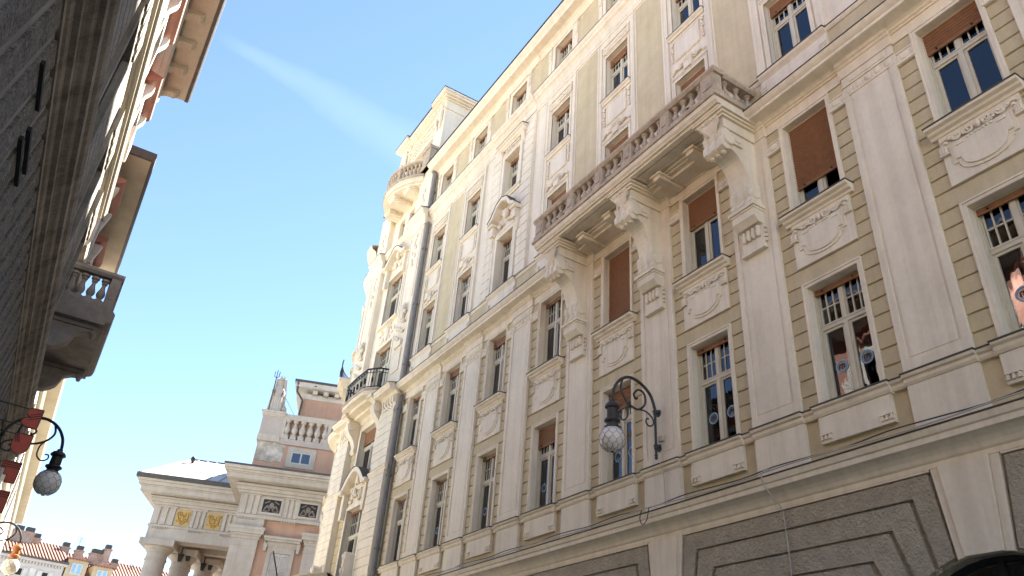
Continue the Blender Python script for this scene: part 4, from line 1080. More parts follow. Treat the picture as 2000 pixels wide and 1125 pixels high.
# ------------------------------------------------------------------ wall lamps with opal globes
def catmull(P,n=6):
    out=[]; P=[P[0]]+list(P)+[P[-1]]
    for i in range(1,len(P)-2):
        p0,p1,p2,p3=[Vector(x) for x in P[i-1:i+3]]
        for j in range(n):
            t=j/n; out.append(.5*((2*p1)+(-p0+p2)*t+(2*p0-5*p1+4*p2-p3)*t*t+(-p0+3*p1-3*p2+p3)*t**3))
    out.append(Vector(P[-2])); return out
def lamp(loc,sx,label,iron,globe,neckm,sc=1.0,group=None,zs=1.0):
    # local: wall at x=0, the arm reaches to -x*sx, z=0 at the globe centre
    L=empty('wall_lamp',loc,0,label,'wall lamp',group)
    def X(p): return (-sx*(11.44-p[0])*sc,0,(p[1]-7.92)*sc*zs)
    def crv(name,P,r,n=6): return part(name,MB().tube(catmull([X(p) for p in P],n),[x*sc for x in r] if isinstance(r,list) else r*sc,8),iron,L,smooth=True)
    crv('post',[(11.35,7.80),(11.35,8.4),(11.35,9.0)],.030,3)
    q=MB(); q.lathe([(0,-.05),(.03,-.04),(.04,0),(.02,.03),(.045,.05),(.02,.08)],X((11.35,7.80)),8); part('finial',q,iron,L,smooth=True)
    crv('arm',[(11.35,8.98),(11.20,9.32),(10.89,9.53),(10.58,9.57),(10.31,9.42),(10.13,9.14),(10.07,8.83)],.036)
    crv('scroll',[(10.40,9.50),(10.33,9.23),(10.45,8.99),(10.66,8.85),(10.87,8.84),(11.05,9.03),(11.03,9.27),(10.86,9.33),(10.72,9.19),(10.77,9.08),(10.82,9.11)],[.028])if False else crv('scroll',[(10.40,9.50),(10.33,9.23),(10.45,8.99),(10.66,8.85),(10.87,8.84),(11.05,9.03),(11.03,9.27),(10.86,9.33),(10.72,9.19),(10.77,9.08),(10.82,9.11)],.026)
    crv('scroll',[(10.87,8.84),(11.08,8.84),(11.27,8.72),(11.28,8.58),(11.16,8.51),(11.07,8.58),(11.10,8.68),(11.15,8.68)],.018)
    crv('scroll',[(10.44,9.0),(10.53,8.82),(10.52,8.57),(10.40,8.45),(10.28,8.52),(10.29,8.63),(10.37,8.63)],.018)
    for z in (8.90,8.05):
        q=MB(); a=X((11.35,z)); b=X((11.44,z)); q.tube([a,b],.028*sc,8); q.tube([X((11.43,z)),X((11.455,z))],[.085*sc,.095*sc],12)
        q.tube([X((11.35,z-.06)),X((11.35,z+.06))],.045*sc,8); q.tube([X((11.36,z)),X((11.26,z))],[.03*sc,.004*sc],6)
        part('wall_mount',q,iron,L,smooth=True)
    nx=X((10.09,8.0))[0]
    q=MB().lathe([(r*sc,(z-7.92)*sc*zs) for r,z in ((.02,8.86),(.06,8.84),(.07,8.79),(.13,8.76),(.17,8.70),(.17,8.66),(.12,8.63),(.125,8.42),(.12,8.40),(.18,8.37),(.185,8.33),(.13,8.28),(.13,8.22),(.19,8.19),(.195,8.15),(.10,8.13))],(nx,0,0),18); part('lamp_neck',q,neckm,L,smooth=True)
    g=MB(); g.ell((nx,0,0),.288*sc,.288*sc,.298*sc,28,18); gl=part('globe',g,globe,L,smooth=True)
    q=MB(); Rr=.292*sc
    # wire net: rows of hexagon-like meshes
    rows=6; n=10
    def S(t,a): return (nx+Rr*math.cos(t)*math.cos(a),Rr*math.cos(t)*math.sin(a),Rr*1.045*math.sin(t))
    for i in range(rows):
        t0=-1.25+i*.40; t1=t0+.13; t2=t0+.27; t3=t0+.40
        for j in range(n):
            a=2*PI*(j+(.5 if i%2 else 0))/n; d=PI/n
            q.tube([S(t0,a),S(t1,a)],.0042*sc,4,False); q.tube([S(t1,a),S((t1+t3)/2,a+d*.6),S(t3,a+d)],.0042*sc,4,False); q.tube([S(t1,a),S((t1+t3)/2,a-d*.6),S(t3,a-d)],.0042*sc,4,False)
    part('wire_net',q,WIRE,gl)
    q=MB().lathe([(0,-.315*sc),(.03*sc,-.31*sc),(.05*sc,-.285*sc),(.05*sc,-.265*sc),(0,-.26*sc)],(nx,0,0),10); part('globe_tip',q,iron,gl,smooth=True)
    return L
lamp((11.418,12.85,7.92),1,'black scrolled wall lamp with netted white globe on the cream facade',IRON2,GLOBE,IRON2)
lamp((-1.55,21.0,6.49),-1,'black scrolled wall lamp with netted white globe behind the red letter signs',IRON,GLOBE,IRON,zs=.87)
lamp((-1.80,34.0,6.40),-1,'scrolled wall lamp with copper neck and cream globe before the tiled roof',IRON,GLOBEY,ORANGE,zs=.87)
# ------------------------------------------------------------------ hanging letters down the left wall: seen from behind, each a thin red plate
def letter(ch,z,label):
    x1=-.60; w,h=.27,.34; t=.05; y=15.0
    L=empty('sign_letter',(x1-w/2,y,z),0,label,'sign','letter plates of the hanging sign')
    def P(p): return (x1-w*p[0]-(x1-w/2),h*p[1])       # p: 0..1 from the street edge towards the wall
    if ch=='B':
        pts=[(0,1),(.5,1)]+[(.5+.38*math.sin(PI*i/8),.76+.24*math.cos(PI*i/8)) for i in range(9)]+[(.5+.5*math.sin(PI*i/8),.26+.26*math.cos(PI*i/8)) for i in range(9)]+[(0,0)]
    elif ch=='U': pts=[(0,1),(0,.45)]+[(.5-.5*math.cos(PI*i/12),.45-.45*math.sin(PI*i/12)) for i in range(13)]+[(1,1)]
    elif ch=='F': pts=[(0,1),(1,1),(1,.66),(.75,.66),(.75,.36),(.55,.36),(.55,0),(0,0)]
    else: pts=[(0,1),(1,1),(1,0),(0,0)]
    part('plate',MB().prism([P(p) for p in pts],'y',-t/2,t/2),[SIGNR],L)
    q=MB(); pp=[P(p) for p in pts]
    q.tube([(a,-t/2-.004,b) for a,b in pp+[pp[0]]],.007,4)
    part('plate_edge',q,IRON,L)
    q=MB()
    if ch in 'FE':
        for j in range(3): a,b=P((.02,.93-.10*j)),P((.98,.93-.10*j)); q.tube([(a[0],-t/2-.003,a[1]),(b[0],-t/2-.003,b[1])],.007,4)
    elif ch=='B':
        for j in range(3): a,b=P((.08,.80-.12*j)),P((.62,.62-.12*j)); q.tube([(a[0],-t/2-.003,a[1]),(b[0],-t/2-.003,b[1])],.007,4)
    else:
        for j in range(3): a,b=P((.62+.10*j,.55)),P((.82+.08*j,.98)); q.tube([(a[0],-t/2-.003,a[1]),(b[0],-t/2-.003,b[1])],.007,4)
    part('stripes',q,IRON,L)
    q=MB()
    for zz in (.02,h-.02): q.tube([(-w*.35,0,zz),(-1.55-(x1-w/2)-.02,0,zz+.03)],.010,5)
    part('support_rods',q,IRON,L)
letter('B',5.92,'red letter B plate with diagonal stripes, topmost of the hanging sign')
letter('U',5.46,'red letter U plate with slanting stripes, hanging below the letter B')
letter('F',4.98,'red letter F plate with a notch and stripes, under the letter U')
letter('E',4.50,'red square letter plate with stripes along its top, lowest of the hanging sign')
# ------------------------------------------------------------------ cables on the pale facade
cb=MB(); P=[(W-.40,-1.0+ i*.9, 6.60+.025*math.sin(i*1.3)) for i in range(33)]
cb.tube(catmull(P,3),.015,5)
tag(part('facade_cable',cb,CABLE,None),'grey cable run lying along the ledge over the ground floor','cable')
cb=MB(); P=[(W-.385,-1.0+i*.8,6.645+.025*math.sin(i*2.1)) for i in range(35)]; cb.tube(catmull(P,3),.012,4)
tag(part('facade_cable',cb,CABLED,None),'thin dark cable sagging along the ledge under the plinth panels','cable')
cb=MB(); P=[(W-.42,9.45,6.63),(W-.46,9.6,6.60),(W-.44,9.64,6.45),(W-.30,9.60,6.2),(W-.1,9.56,6.0),(W-.06,9.55,5.6),(W-.06,9.53,4.6),(W-.05,9.5,3.0)]; cb.tube(catmull(P,5),.012,5)
tag(part('drop_cable',cb,CABLE,None),'grey cable looping off the ledge and dropping over the rough panels','cable')
cb=MB(); P=[(W-.4,13.1,6.65),(W-.43,13.15,6.45),(W-.45,13.05,6.28),(W-.45,12.9,6.35),(W-.42,12.85,6.62)]; cb.tube(catmull(P,5),.010,4)
tag(part('cable_loop',cb,CABLED,None),'loop of dark cable hanging from the ledge below the wall lamp','cable')
cb=MB(); P=[(W-.10,12.75,8.2),(W-.095,12.72,7.7),(W-.19,12.71,7.64),(W-.10,12.70,7.4),(W-.08,12.70,6.7)]; cb.tube(catmull(P,4),.009,4); cb.box(W-.14,W-.082,12.66,12.82,8.17,8.30)
tag(part('lamp_cable',cb,CABLE,None),'thin feed cable and junction box beside the facade lamp mount','cable')
# ------------------------------------------------------------------ old building hard on the left
XL=-1.55
LBd=empty('left_building',(XL-3,8,0),0,'soiled stone building with red upper storey and bracketed eave','building')
AY0,AY1=-7.0,20.3
def lm(name,prof,y0,y1,m,parent=LBd): return sub(parent,name,MB().prism([(XL+a,b) for a,b in prof],'y',y0,y1),m)
lw=MB()
RW=[(y,) for y in (-2.0,1.8,5.6,9.0,11.9,15.7,19.0)]
holes=[(y-.55,y+.55,14.2,16.1) for y in (.5,4.3,8.1,11.9,15.7,19.1)]+[(y-.6,y+.6,9.5,12.1) for y in (.5,4.3,8.1,11.9,15.7,19.1)]
def flatL(X): return lambda s,z,d:(X-d,s,z)
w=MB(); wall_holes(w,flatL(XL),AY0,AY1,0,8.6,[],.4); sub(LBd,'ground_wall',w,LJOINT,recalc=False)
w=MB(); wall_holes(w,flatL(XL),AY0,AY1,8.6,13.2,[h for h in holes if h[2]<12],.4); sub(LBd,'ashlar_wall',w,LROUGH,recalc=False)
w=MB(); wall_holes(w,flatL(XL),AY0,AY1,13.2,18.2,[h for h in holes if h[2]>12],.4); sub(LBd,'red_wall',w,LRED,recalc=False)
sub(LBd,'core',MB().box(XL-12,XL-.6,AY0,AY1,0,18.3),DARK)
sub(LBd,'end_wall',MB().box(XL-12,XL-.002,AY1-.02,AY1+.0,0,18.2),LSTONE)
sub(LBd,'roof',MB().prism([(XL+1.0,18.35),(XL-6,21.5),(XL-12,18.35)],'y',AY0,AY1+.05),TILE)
# rough slanted stones of the ground floor
ang=R(66); dy,dz=math.cos(ang),math.sin(ang)
for i in range(26):
    yb=2.0+i*.62; z0,z1=2.6,7.72
    y_at=lambda z,yy: yy+(z-2.6)*dy/dz
    poly=[(y_at(z0,yb),z0),(y_at(z0,yb)+.42,z0),(y_at(z1,yb)+.42,z1),(y_at(z1,yb),z1)]
    q=MB(); q.prism(poly,'x',XL-.01,XL+.035); sub(LBd,'stone_block',q,LSTUC)
for (y0,y1,z) in ((7.2,8.0,7.22),(7.95,8.9,6.78),(8.1,9.0,7.02)):
    sub(LBd,'dark_slot_strip',MB().box(XL+.03,XL+.075,y0,y1,z,z+.05),DARK)  # dark of narrow wall slots put into the colour of raised strips
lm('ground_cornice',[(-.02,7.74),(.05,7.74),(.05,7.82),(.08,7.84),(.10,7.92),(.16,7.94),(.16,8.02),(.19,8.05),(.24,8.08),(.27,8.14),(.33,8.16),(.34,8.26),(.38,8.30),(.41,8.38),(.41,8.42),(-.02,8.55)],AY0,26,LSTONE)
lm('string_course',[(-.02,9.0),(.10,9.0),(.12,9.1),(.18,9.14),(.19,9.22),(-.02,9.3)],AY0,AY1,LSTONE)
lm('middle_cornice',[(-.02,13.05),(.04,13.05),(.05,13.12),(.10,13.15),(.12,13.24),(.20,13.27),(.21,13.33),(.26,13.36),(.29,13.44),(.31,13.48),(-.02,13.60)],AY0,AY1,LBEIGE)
# rough ashlar courses with carved keystones
z=9.35
while z<12.9:
    for (a,b) in ((AY0+.1,-.3),(1.3,3.5),(5.1,7.3),(8.9,11.1),(12.7,14.9),(16.5,18.3)):
        t=MB(); t.box(XL-.01,XL+.05,a,b,z+.015,z+.325); sub(LBd,'ashlar_block',t,LROUGH)
    z+=.34
def left_win(y,z0,z1,hw,m,hood,idx):
    q=MB()
    for s in (-1,1): q.box(XL-.02,XL+.13,*sorted((y+s*hw,y+s*(hw+.2))),z0-.1,z1+.2)
    q.box(XL-.02,XL+.13,y-hw,y+hw,z1,z1+.2); q.box(XL-.02,XL+.20,y-hw-.3,y+hw+.3,z0-.22,z0-.1)
    sr=sub(LBd,'window_surround',q,m)
    q=MB()
    for s in (-1,1): q.box(XL-.25,XL-.20,*sorted((y+s*hw,y+s*(hw-.08))),z0,z1)
    q.box(XL-.25,XL-.20,y-hw,y+hw,z1-.08,z1); q.box(XL-.25,XL-.20,y-.04,y+.04,z0,z1-.08); q.box(XL-.25,XL-.20,y-hw+.08,y+hw-.08,z0,z0+.08)
    wf=sub(LBd,'window',q,LWHITE); sub(wf,'pane',MB().box(XL-.235,XL-.228,y-hw+.07,y+hw-.07,z0+.05,z1-.05),GLASS)
    if hood:
        q=MB(); q.prism([(XL-.02,z1+.42),(XL+.10,z1+.42),(XL+.16,z1+.50),(XL+.26,z1+.54),(XL+.36,z1+.62),(XL+.38,z1+.70),(XL-.02,z1+.80)],'y',y-hw-.42,y+hw+.42); sub(sr,'hood',q,LRED)
        q=MB()
        for s in (-1,1): 
            yy=y+s*(hw+.16); q.prism([(XL,z1-.35),(XL+.10,z1-.30),(XL+.13,z1+.0),(XL+.26,z1+.25),(XL+.28,z1+.418),(XL,z1+.418)],'y',yy-.11,yy+.11)
        q.box(XL-.02,XL+.10,y-hw-.05,y+hw+.05,z1+.2,z1+.418)
        subs(sr,'hood_console',q,LWHITE)
        for s in (-1,1):
            q=MB(); yy=y+s*(hw+.21+.28); q.box(XL+.02,XL+.07,yy-.27,yy+.27,z0,z1)
            sh=sub(LBd,'shutter',q,LWHITE)
            q=MB(); 
            for j in range(14): q.box(XL+.07,XL+.085,yy-.21,yy+.21,z0+.1+j*(z1-z0-.2)/14,z0+.1+(j+.6)*(z1-z0-.2)/14)
            sub(sh,'louvres',q,LWHITE)
    else:
        q=MB(); 
        for j in range(5): 
            yy=y-hw-.1+(2*hw+.2)*j/4; q.prism([(yy-.09,z1+.2),(yy+.09,z1+.2),(yy+.15,z1+.75),(yy-.15,z1+.75)],'x',XL-.02,XL+.17)
        sub(sr,'voussoirs',q,LSTONE)
for i,y in enumerate((.5,4.3,8.1,11.9,15.7,19.1)):
    left_win(y,14.2,16.1,.55,LWHITE,True,i); left_win(y,9.5,12.1,.6,LSTONE,False,i)
# frieze and bracketed eave
lm('frieze_moulding',[(-.02,17.3),(.06,17.3),(.08,17.40),(.16,17.44),(.18,17.52),(.30,17.56),(.34,17.66),(.36,17.74),(-.02,17.80)],AY0,AY1,LWHITE)
lm('eave_soffit',[(-.02,18.10),(.38,18.04),(1.0,18.10),(1.02,18.16),(1.02,18.28),(-.02,18.34)],AY0,AY1,LBEIGE)
lm('eave_gutter',[(1.0,18.12),(1.10,18.12),(1.14,18.20),(1.14,18.30),(1.0,18.30)],AY0,AY1+.06,FLASH)
y=1.0
while y<AY1:
    q=MB(); q.prism([(XL+.0,17.80),(XL+.34,17.80),(XL+.50,17.90),(XL+.72,17.93),(XL+.80,18.02),(XL+.80,18.085),(XL,18.085)],'y',y-.13,y+.13); q.tube([(XL+.66,y-.14,17.98),(XL+.66,y+.14,17.98)],.07,8); sub(LBd,'eave_bracket',q,LBEIGE); y+=1.12
q=MB(); q.tube(catmull([(XL+1.05,14.4,18.16),(XL+1.03,14.4,17.95),(XL+.85,14.45,17.85),(XL+.4,14.5,17.7),(XL+.12,14.5,17.5),(XL+.10,14.5,16.5)],4),.06,8); sub(LBd,'drainpipe',q,PIPE,True)
q=MB().box(XL+.02,XL+.35,17.0,17.9,13.62,14.1); sub(LBd,'parapet_block',q,LWHITE)
# --- next house: lower eave, stone balcony
NB=empty('balcony_house',(XL-3,25,0),0,'house with stone balcony on scroll consoles and a plain beige eave','building')
BY_0,BY_1=20.32,29.5; XB=XL-.05
def nb(name,mb,m,smooth=False): return sub(NB,name,mb,m,smooth)
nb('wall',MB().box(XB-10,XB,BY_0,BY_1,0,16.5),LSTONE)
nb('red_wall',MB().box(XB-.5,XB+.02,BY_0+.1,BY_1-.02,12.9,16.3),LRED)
nb('cornice',MB().prism([(XB-.02,12.2),(XB+.06,12.2),(XB+.10,12.34),(XB+.22,12.4),(XB+.26,12.52),(XB-.02,12.66)],'y',BY_0+.02,BY_1),LBEIGE)
ev=nb('eave_soffit',MB().prism([(XB-.05,16.38),(XL+.76,16.38),(XL+.78,16.50),(XB-.05,16.6)],'y',21.5,BY_1),LBEIGE)
sub(ev,'eave_edge',MB().prism([(XL+.74,16.40),(XL+.86,16.40),(XL+.86,16.62),(XL+.74,16.62)],'y',21.44,BY_1),FLASH)
sub(ev,'eave_end',MB().box(XB-.04,XL+.85,21.40,21.49,16.37,16.66),FLASH)
for y in (22.9,26.7):
    q=MB(); 
    for s in (-1,1): q.box(XB,XB+.14,*sorted((y+s*.55,y+s*.75)),13.0,15.2)
    q.box(XB,XB+.14,y-.75,y+.75,15.0,15.25); sr=nb('window_surround',q,LWHITE)
    sub(sr,'hood',MB().prism([(XB,15.45),(XB+.2,15.5),(XB+.36,15.62),(XB+.38,15.72),(XB,15.8)],'y',y-1.0,y+1.0),LRED)
    q=MB()
    for s in (-1,1): q.prism([(XB,14.7),(XB+.12,14.75),(XB+.26,15.3),(XB+.28,15.44),(XB,15.44)],'y',y+s*.8-.1,y+s*.8+.1)
    subs(sr,'hood_console',q,LWHITE); sub(sr,'window_opening',MB().box(XB+.021,XB+.04,y-.55,y+.55,13.0,15.0),GLASS)
# balcony
b0,b1=20.9,25.2; xo=-.16
bl=nb('balcony',MB().prism([(XB,10.62),(xo-.16,10.62),(xo-.16,10.70),(xo-.06,10.74),(xo-.02,10.80),(xo,10.92),(xo,10.98),(XB,10.98)],'y',b0,b1),LBALC)
sub(bl,'upper_slab',MB().prism([(XB,10.982),(xo-.05,10.982),(xo-.02,11.02),(xo-.10,11.08),(xo-.12,11.14),(XB,11.14)],'y',b0+.02,b1-.02),LBALC)
zr0,zr1=11.14,12.14; xr=xo-.22
bml=baluster_mesh(.66,.11,LBALC,12)
for (x0,x1) in ((xr-.17,xr+.07),):
    for yy in (b0+.14,b1-.14):
        q=MB().box(x0,x1+.0,yy-.12,yy+.12,zr0+.12,zr1-.15); q.box(x0+.05,x1-.05,yy-.135,yy+.135,zr0+.25,zr1-.28); sub(bl,'pedestal',q,LBALC)
for yy in (b0+.14,b1-.14):
    n=4
    for i in range(n): link('baluster',bml,bl,(XB+.06+(xr-.17-XB-.06)*(i+.5)/n,yy,zr0+.12))
    sub(bl,'end_rail',MB().prism([(yy-.10,zr1-.15),(yy-.16,zr1-.08),(yy-.16,zr1),(yy+.16,zr1),(yy+.16,zr1-.08),(yy+.10,zr1-.15)],'x',XB,xr+.12),LBALC)
    sub(bl,'end_plinth',MB().box(XB,xr+.08,yy-.12,yy+.12,zr0+.002,zr0+.12),LBALC)
n=11
for i in range(n): link('baluster',bml,bl,(xr-.05,b0+.4+(b1-b0-.8)*i/(n-1),zr0+.12))
sub(bl,'front_rail',MB().prism([(xr-.16,zr1-.15),(xr-.21,zr1-.08),(xr-.21,zr1-.002),(xr+.118,zr1-.002),(xr+.118,zr1-.08),(xr+.06,zr1-.15)],'y',b0+.31,b1-.31),LBALC)
sub(bl,'front_plinth',MB().box(xr-.16,xr+.07,b0+.27,b1-.27,zr0+.003,zr0+.119),LBALC)
for yy in (21.35,24.75):
    pf=[(XB,10.62),(xo-.30,10.62),(xo-.30,10.50)]
    for i in range(11):
        t=i/10; pf.append((xo-.34+(XB+.16-xo+.34)*t,10.46-.62*(t*t*(3-2*t))-.10*math.sin(PI*t)*(-1 if t<.5 else 1)))
    pf+=[(XB+.10,9.62),(XB,9.62)]
    q=MB(); q.prism(pf,'y',yy-.16,yy+.16); q.tube([(xo-.33,yy-.20,10.46),(xo-.33,yy+.20,10.46)],.065,10); q.box(XB,xo-.24,yy-.22,yy+.22,10.52,10.62)
    cs_=nb('balcony_console',q,LBALC,True)
    sub(cs_,'corbel_stone',MB().lathe([(0,9.36),(.10,9.40),(.16,9.5),(.14,9.62),(0,9.66)],(XB+.08,yy,0),10),LBALC,True)
# grey ducts and cables on the left wall
q=MB(); q.tube([(XL+.06,14.0+i*.9,8.72+.02*math.sin(i)) for i in range(14)],.035,6)
tag(part('facade_cable',q,CABLED,None),'bundle of dark cables along the soiled left facade','cable')
# --- sunlit house farther down on the left
FH=empty('far_left_house',(XL-4,45,0),0,'pale sunlit house far down the left side behind the lamp','building')
X3=XL-.10
sub(FH,'wall',MB().box(X3-10,X3,29.6,62,0,13.0),LWHITE)
for z in (5.6,8.9,12.0): sub(FH,'string_course',MB().prism([(X3,z),(X3+.12,z+.04),(X3+.2,z+.2),(X3,z+.28)],'y',29.6,62),LBEIGE)
sub(FH,'eave',MB().prism([(X3-.02,12.9),(X3+.55,13.0),(X3+.6,13.15),(X3-.02,13.3)],'y',29.6,62),LBEIGE)
for y in (32,35.5,39,42.5,46):
    for z in (6.4,9.6):
        wf=sub(FH,'window',MB().box(X3-.01,X3+.06,y-.6,y+.6,z,z+1.9),LSTONE); sub(wf,'pane',MB().box(X3+.061,X3+.066,y-.45,y+.45,z+.12,z+1.75),GLASS)
# ------------------------------------------------------------------ theatre across the square (own axes: u right, v away, z up)
TH_O=Vector((13.426,54.25,0)); TH_R=R(-20)
TH=empty('theatre',TH_O,TH_R,'neoclassical theatre with salmon walls, stone portico and pale metal roof','theatre')
def tp(name,mb,m,parent=None,smooth=False): return part(name,mb,m,parent or TH,smooth=smooth)
def tbox(*a): return MB().box(*a)
UL=-2.52; UR=22.0
tp('wall',tbox(UL+.05,UR,.0,14,0,16.3),TPINK)
# corner pier and pilasters
def tpil(u0,u1,name='corner_pilaster'):
    q=tbox(u0,u1,-.30,.1,0,12.75); o=tp(name,q,TST)
    q=MB()
    for e,z0,z1 in ((.03,12.75,12.86),(.0,12.86,13.22),(.07,13.22,13.40),(.14,13.40,13.55),(.27,13.55,13.80),(.32,13.80,14.0)): q.box(u0-e,u1+e,-.30-e,.1,z0,z1)
    part('capital',q,TST,o); return o
tpil(-2.46,-.74); tpil(2.34,3.9); tpil(6.6,8.2)
tp('return_pier',tbox(-2.47,-1.0,.1,1.6,0,12.76),TST)
q=MB(); 
for e,z0,z1 in ((.03,12.76,12.86),(.07,13.22,13.40),(.27,13.55,13.80),(.32,13.80,13.99)): q.box(-2.47-e,-1.0,.1,1.6+e,z0,z1)
tp('return_capital',q,TST)
# entablature
q=tbox(UL+.02,-.62,-.28,.12,14.0,14.62); tp('architrave_block',q,TST)
tp('taenia',tbox(UL-.06,UR,-.36,.1,14.62,14.82),TST)
tp('frieze',tbox(UL,UR,-.24,.1,14.82,16.22),TST)
tp('side_frieze',tbox(UL,UL+.3,.1,8,14.0,16.22),TST)
for u0 in (-2.42,.44,2.85,5.8,8.2):
    uw=1.22 if u0<0 else 1.02
    q=MB()
    for j in range(3): a=u0+uw*j/3; q.prism([(a+.05,-.235),(a+.10,-.32),(a+uw/3-.06,-.32),(a+uw/3-.01,-.235)],'z',14.86,16.12)
    q.box(u0-.03,u0+uw+.03,-.35,-.22,16.12,16.21); tg=tp('triglyph',q,TST)
    q=MB()
    for j in range(6): q.box(u0+.03+j*uw/6,u0+(j+.62)*uw/6,-.37,-.30,14.50,14.62)
    part('guttae',q,TST,tg)
for u0 in (-.97,1.50,4.3):
    q=MB(); 
    for a in ((u0-.14,u0,14.95,16.12),(u0+1.2,u0+1.34,14.95,16.12),(u0,u0+1.2,15.98,16.12),(u0,u0+1.2,14.95,15.10)): q.box(a[0],a[1],-.30,-.235,a[2],a[3])
    me=tp('metope_frame',q,TST); part('metope_ground',tbox(u0,u0+1.2,-.262,-.24,15.10,15.98),IRON,me)
    q=MB(); uc=u0+.6
    q.ell((uc,-.27,15.58),.16,.06,.22,8,5)
    for s in (-1,1):
        for j in range(6): q.ell((uc+s*(.12+.07*j),-.27,15.30+.22*math.sin(j*.7)),.06,.05,.09,6,4)
        for j in range(4): q.ell((uc+s*(.2+.08*j),-.27,15.85-.04*j),.06,.05,.05,6,4)
        q.ell((uc+s*.3,-.27,15.18),.2,.05,.05,6,4)
    part('metope_relief',q,LSTONE,me,smooth=True)
# main cornice with dark edge
def corn(name,u0,u1,v0,v1,z,sc=1.0,wrap=1.0,m=TST):
    q=MB()
    for e,z0,z1 in ((.22,0,.18),(.34,.18,.42),(.46,.42,.60),(1.02,.66,.70),(1.10,.70,1.02),(1.16,1.02,1.12),(1.26,1.12,1.28),(1.38,1.28,1.50)):
        q.box(u0-e*sc,u1,v0-e*sc,v1,z+z0*sc,z+z1*sc-.004)
    o=tp(name,q,m); part('cornice_edge',tbox(u0-1.43*sc,u1,v0-1.43*sc,v1,z+1.5*sc,z+1.62*sc),FLASH,o); return o
corn('main_cornice',UL,UR,-.24,8,16.22)
tp('main_roof',MB().prism([(-1.4,17.82),(1.2,18.5),(14,18.5),(14,17.8)],'x',UL-1.2,UR),FLASH)
# tall window with louvred shutters
q=MB(); 
for a in ((-.02,.26,10.0,12.9),(1.50,1.78,10.0,12.9),(.26,1.5,12.55,12.9)): q.box(a[0],a[1],-.12,.02,a[2],a[3])
q.box(-.12,1.88,-.16,.02,12.9,13.02)
q.prism([(-.2,13.02),(1.96,13.02),(1.9,13.25),(-.14,13.25)],'y',-.2,.02)
q.box(-.30,2.04,-.42,.02,13.25,13.40); q.box(-.38,2.12,-.52,.02,13.40,13.55)
for s,a in ((-1,-.2),(1,1.96)): q.prism([(a-.08,12.6),(a+.08,12.6),(a+.12,13.0),(a+.02+.1*s,13.25),(a-.12,13.25)],'y',-.3,.02)
sw=tp('window_case',q,TST)
for a,b in ((.28,.86),(.90,1.48)):
    sh=part('shutter',tbox(a,b,-.02,.015,9.8,12.52),LWHITE,sw)
    q=MB()
    for j in range(24): z=9.9+j*.107; q.prism([(-.03,z),(-.075,z+.02),(-.03,z+.075)],'x',a+.09,b-.09)
    q.box(a,a+.08,-.06,-.02,9.8,12.52); q.box(b-.08,b,-.06,-.02,9.8,12.52); q.box(a+.08,b-.08,-.06,-.02,12.42,12.52)
    part('louvres',q,LWHITE,sh)
# attic storey: pedestal, patch of lost render, window, balustrade
tp('attic_wall',tbox(-2.55,UR,1.0,10,17.7,20.5),TPINK)
q=MB(); q.prism([(-2.40,18.95),(-1.9,19.0),(-1.4,18.92),(-1.0,19.08),(-.62,19.0),(-.55,20.48),(-2.5,20.48),(-2.5,19.4)],'y',.965,1.0); tp('bare_render_patch',q,TPATCH)
pd_=tp('attic_pedestal',tbox(-2.62,-1.12,.86,2.4,20.5,22.35),TGREY)
q=MB()
for e,z0,z1 in ((.04,20.45,20.52),(.05,22.35,22.45),(.10,22.45,22.62),(.16,22.62,22.76)): q.box(-2.62-e,-1.12+e,.86-e,2.4+e,z0,z1)
q.box(-2.66,-1.08,.82,2.4,20.52,20.95); [part('pedestal_moulding',z,TST,pd_) for z in q.pieces()]
bs=tp('attic_balustrade',tbox(-1.12,8,.86,1.3,20.36,20.62),TGREY)
part('upper_plinth',tbox(-1.1,8,.90,1.2,20.62,20.80),TST,bs)
part('rail',tbox(-1.12,8,.84,1.28,22.28,22.68),TST,bs)
part('back_wall',tbox(-1.1,8,1.29,1.5,20.5,22.3),TPINK,bs)
q=MB().lathe([(0,0),(.24,0),(.24,.14),(.15,.20),(.13,.26),(.22,.42),(.25,.56),(.2,.72),(.12,.95),(.10,1.08),(.16,1.12),(.22,1.20),(.22,1.30),(0,1.30)],n=10); bme=q.mesh('baluster',TST,True)
for i in range(12):
    u=-.72+.56*i; link('baluster',bme,bs,(u,1.05,20.98)); part('baluster_foot',tbox(u-.22,u+.22,.86,1.22,20.80,20.99),TST,bs)
for u in (-1.0,2.35,5.6): part('end_pier',tbox(u-.13,u+.13,.87,1.25,20.8,22.28),TST,bs)
for u in (.0,1.9): part('slot',tbox(u-.07,u+.07,1.275,1.292,21.4,21.85),IRON,bs)
q=MB()
for a in ((-.30,.0,18.75,20.25),(1.44,1.75,18.75,20.25),(.0,1.44,19.92,20.25),(.0,1.44,18.75,19.05)): q.box(a[0],a[1],.93,1.01,a[2],a[3])
aw_=tp('attic_window_case',q,TST)
q=MB()
for a in ((.0,.09,19.05,19.92),(1.35,1.44,19.05,19.92),(.67,.77,19.05,19.92),(.09,.67,19.84,19.92),(.77,1.35,19.84,19.92),(.09,.67,19.05,19.13),(.77,1.35,19.05,19.13)): q.box(a[0],a[1],.96,1.005,a[2],a[3])
wf=part('window_frame',q,LWHITE,aw_)
for a,b in ((.09,.67),(.77,1.35)): part('pane',tbox(a,b,.975,.985,19.13,19.84),GLASS,aw_)
tp('attic_window_void',tbox(.02,1.42,.988,.998,19.06,19.9),DARK)
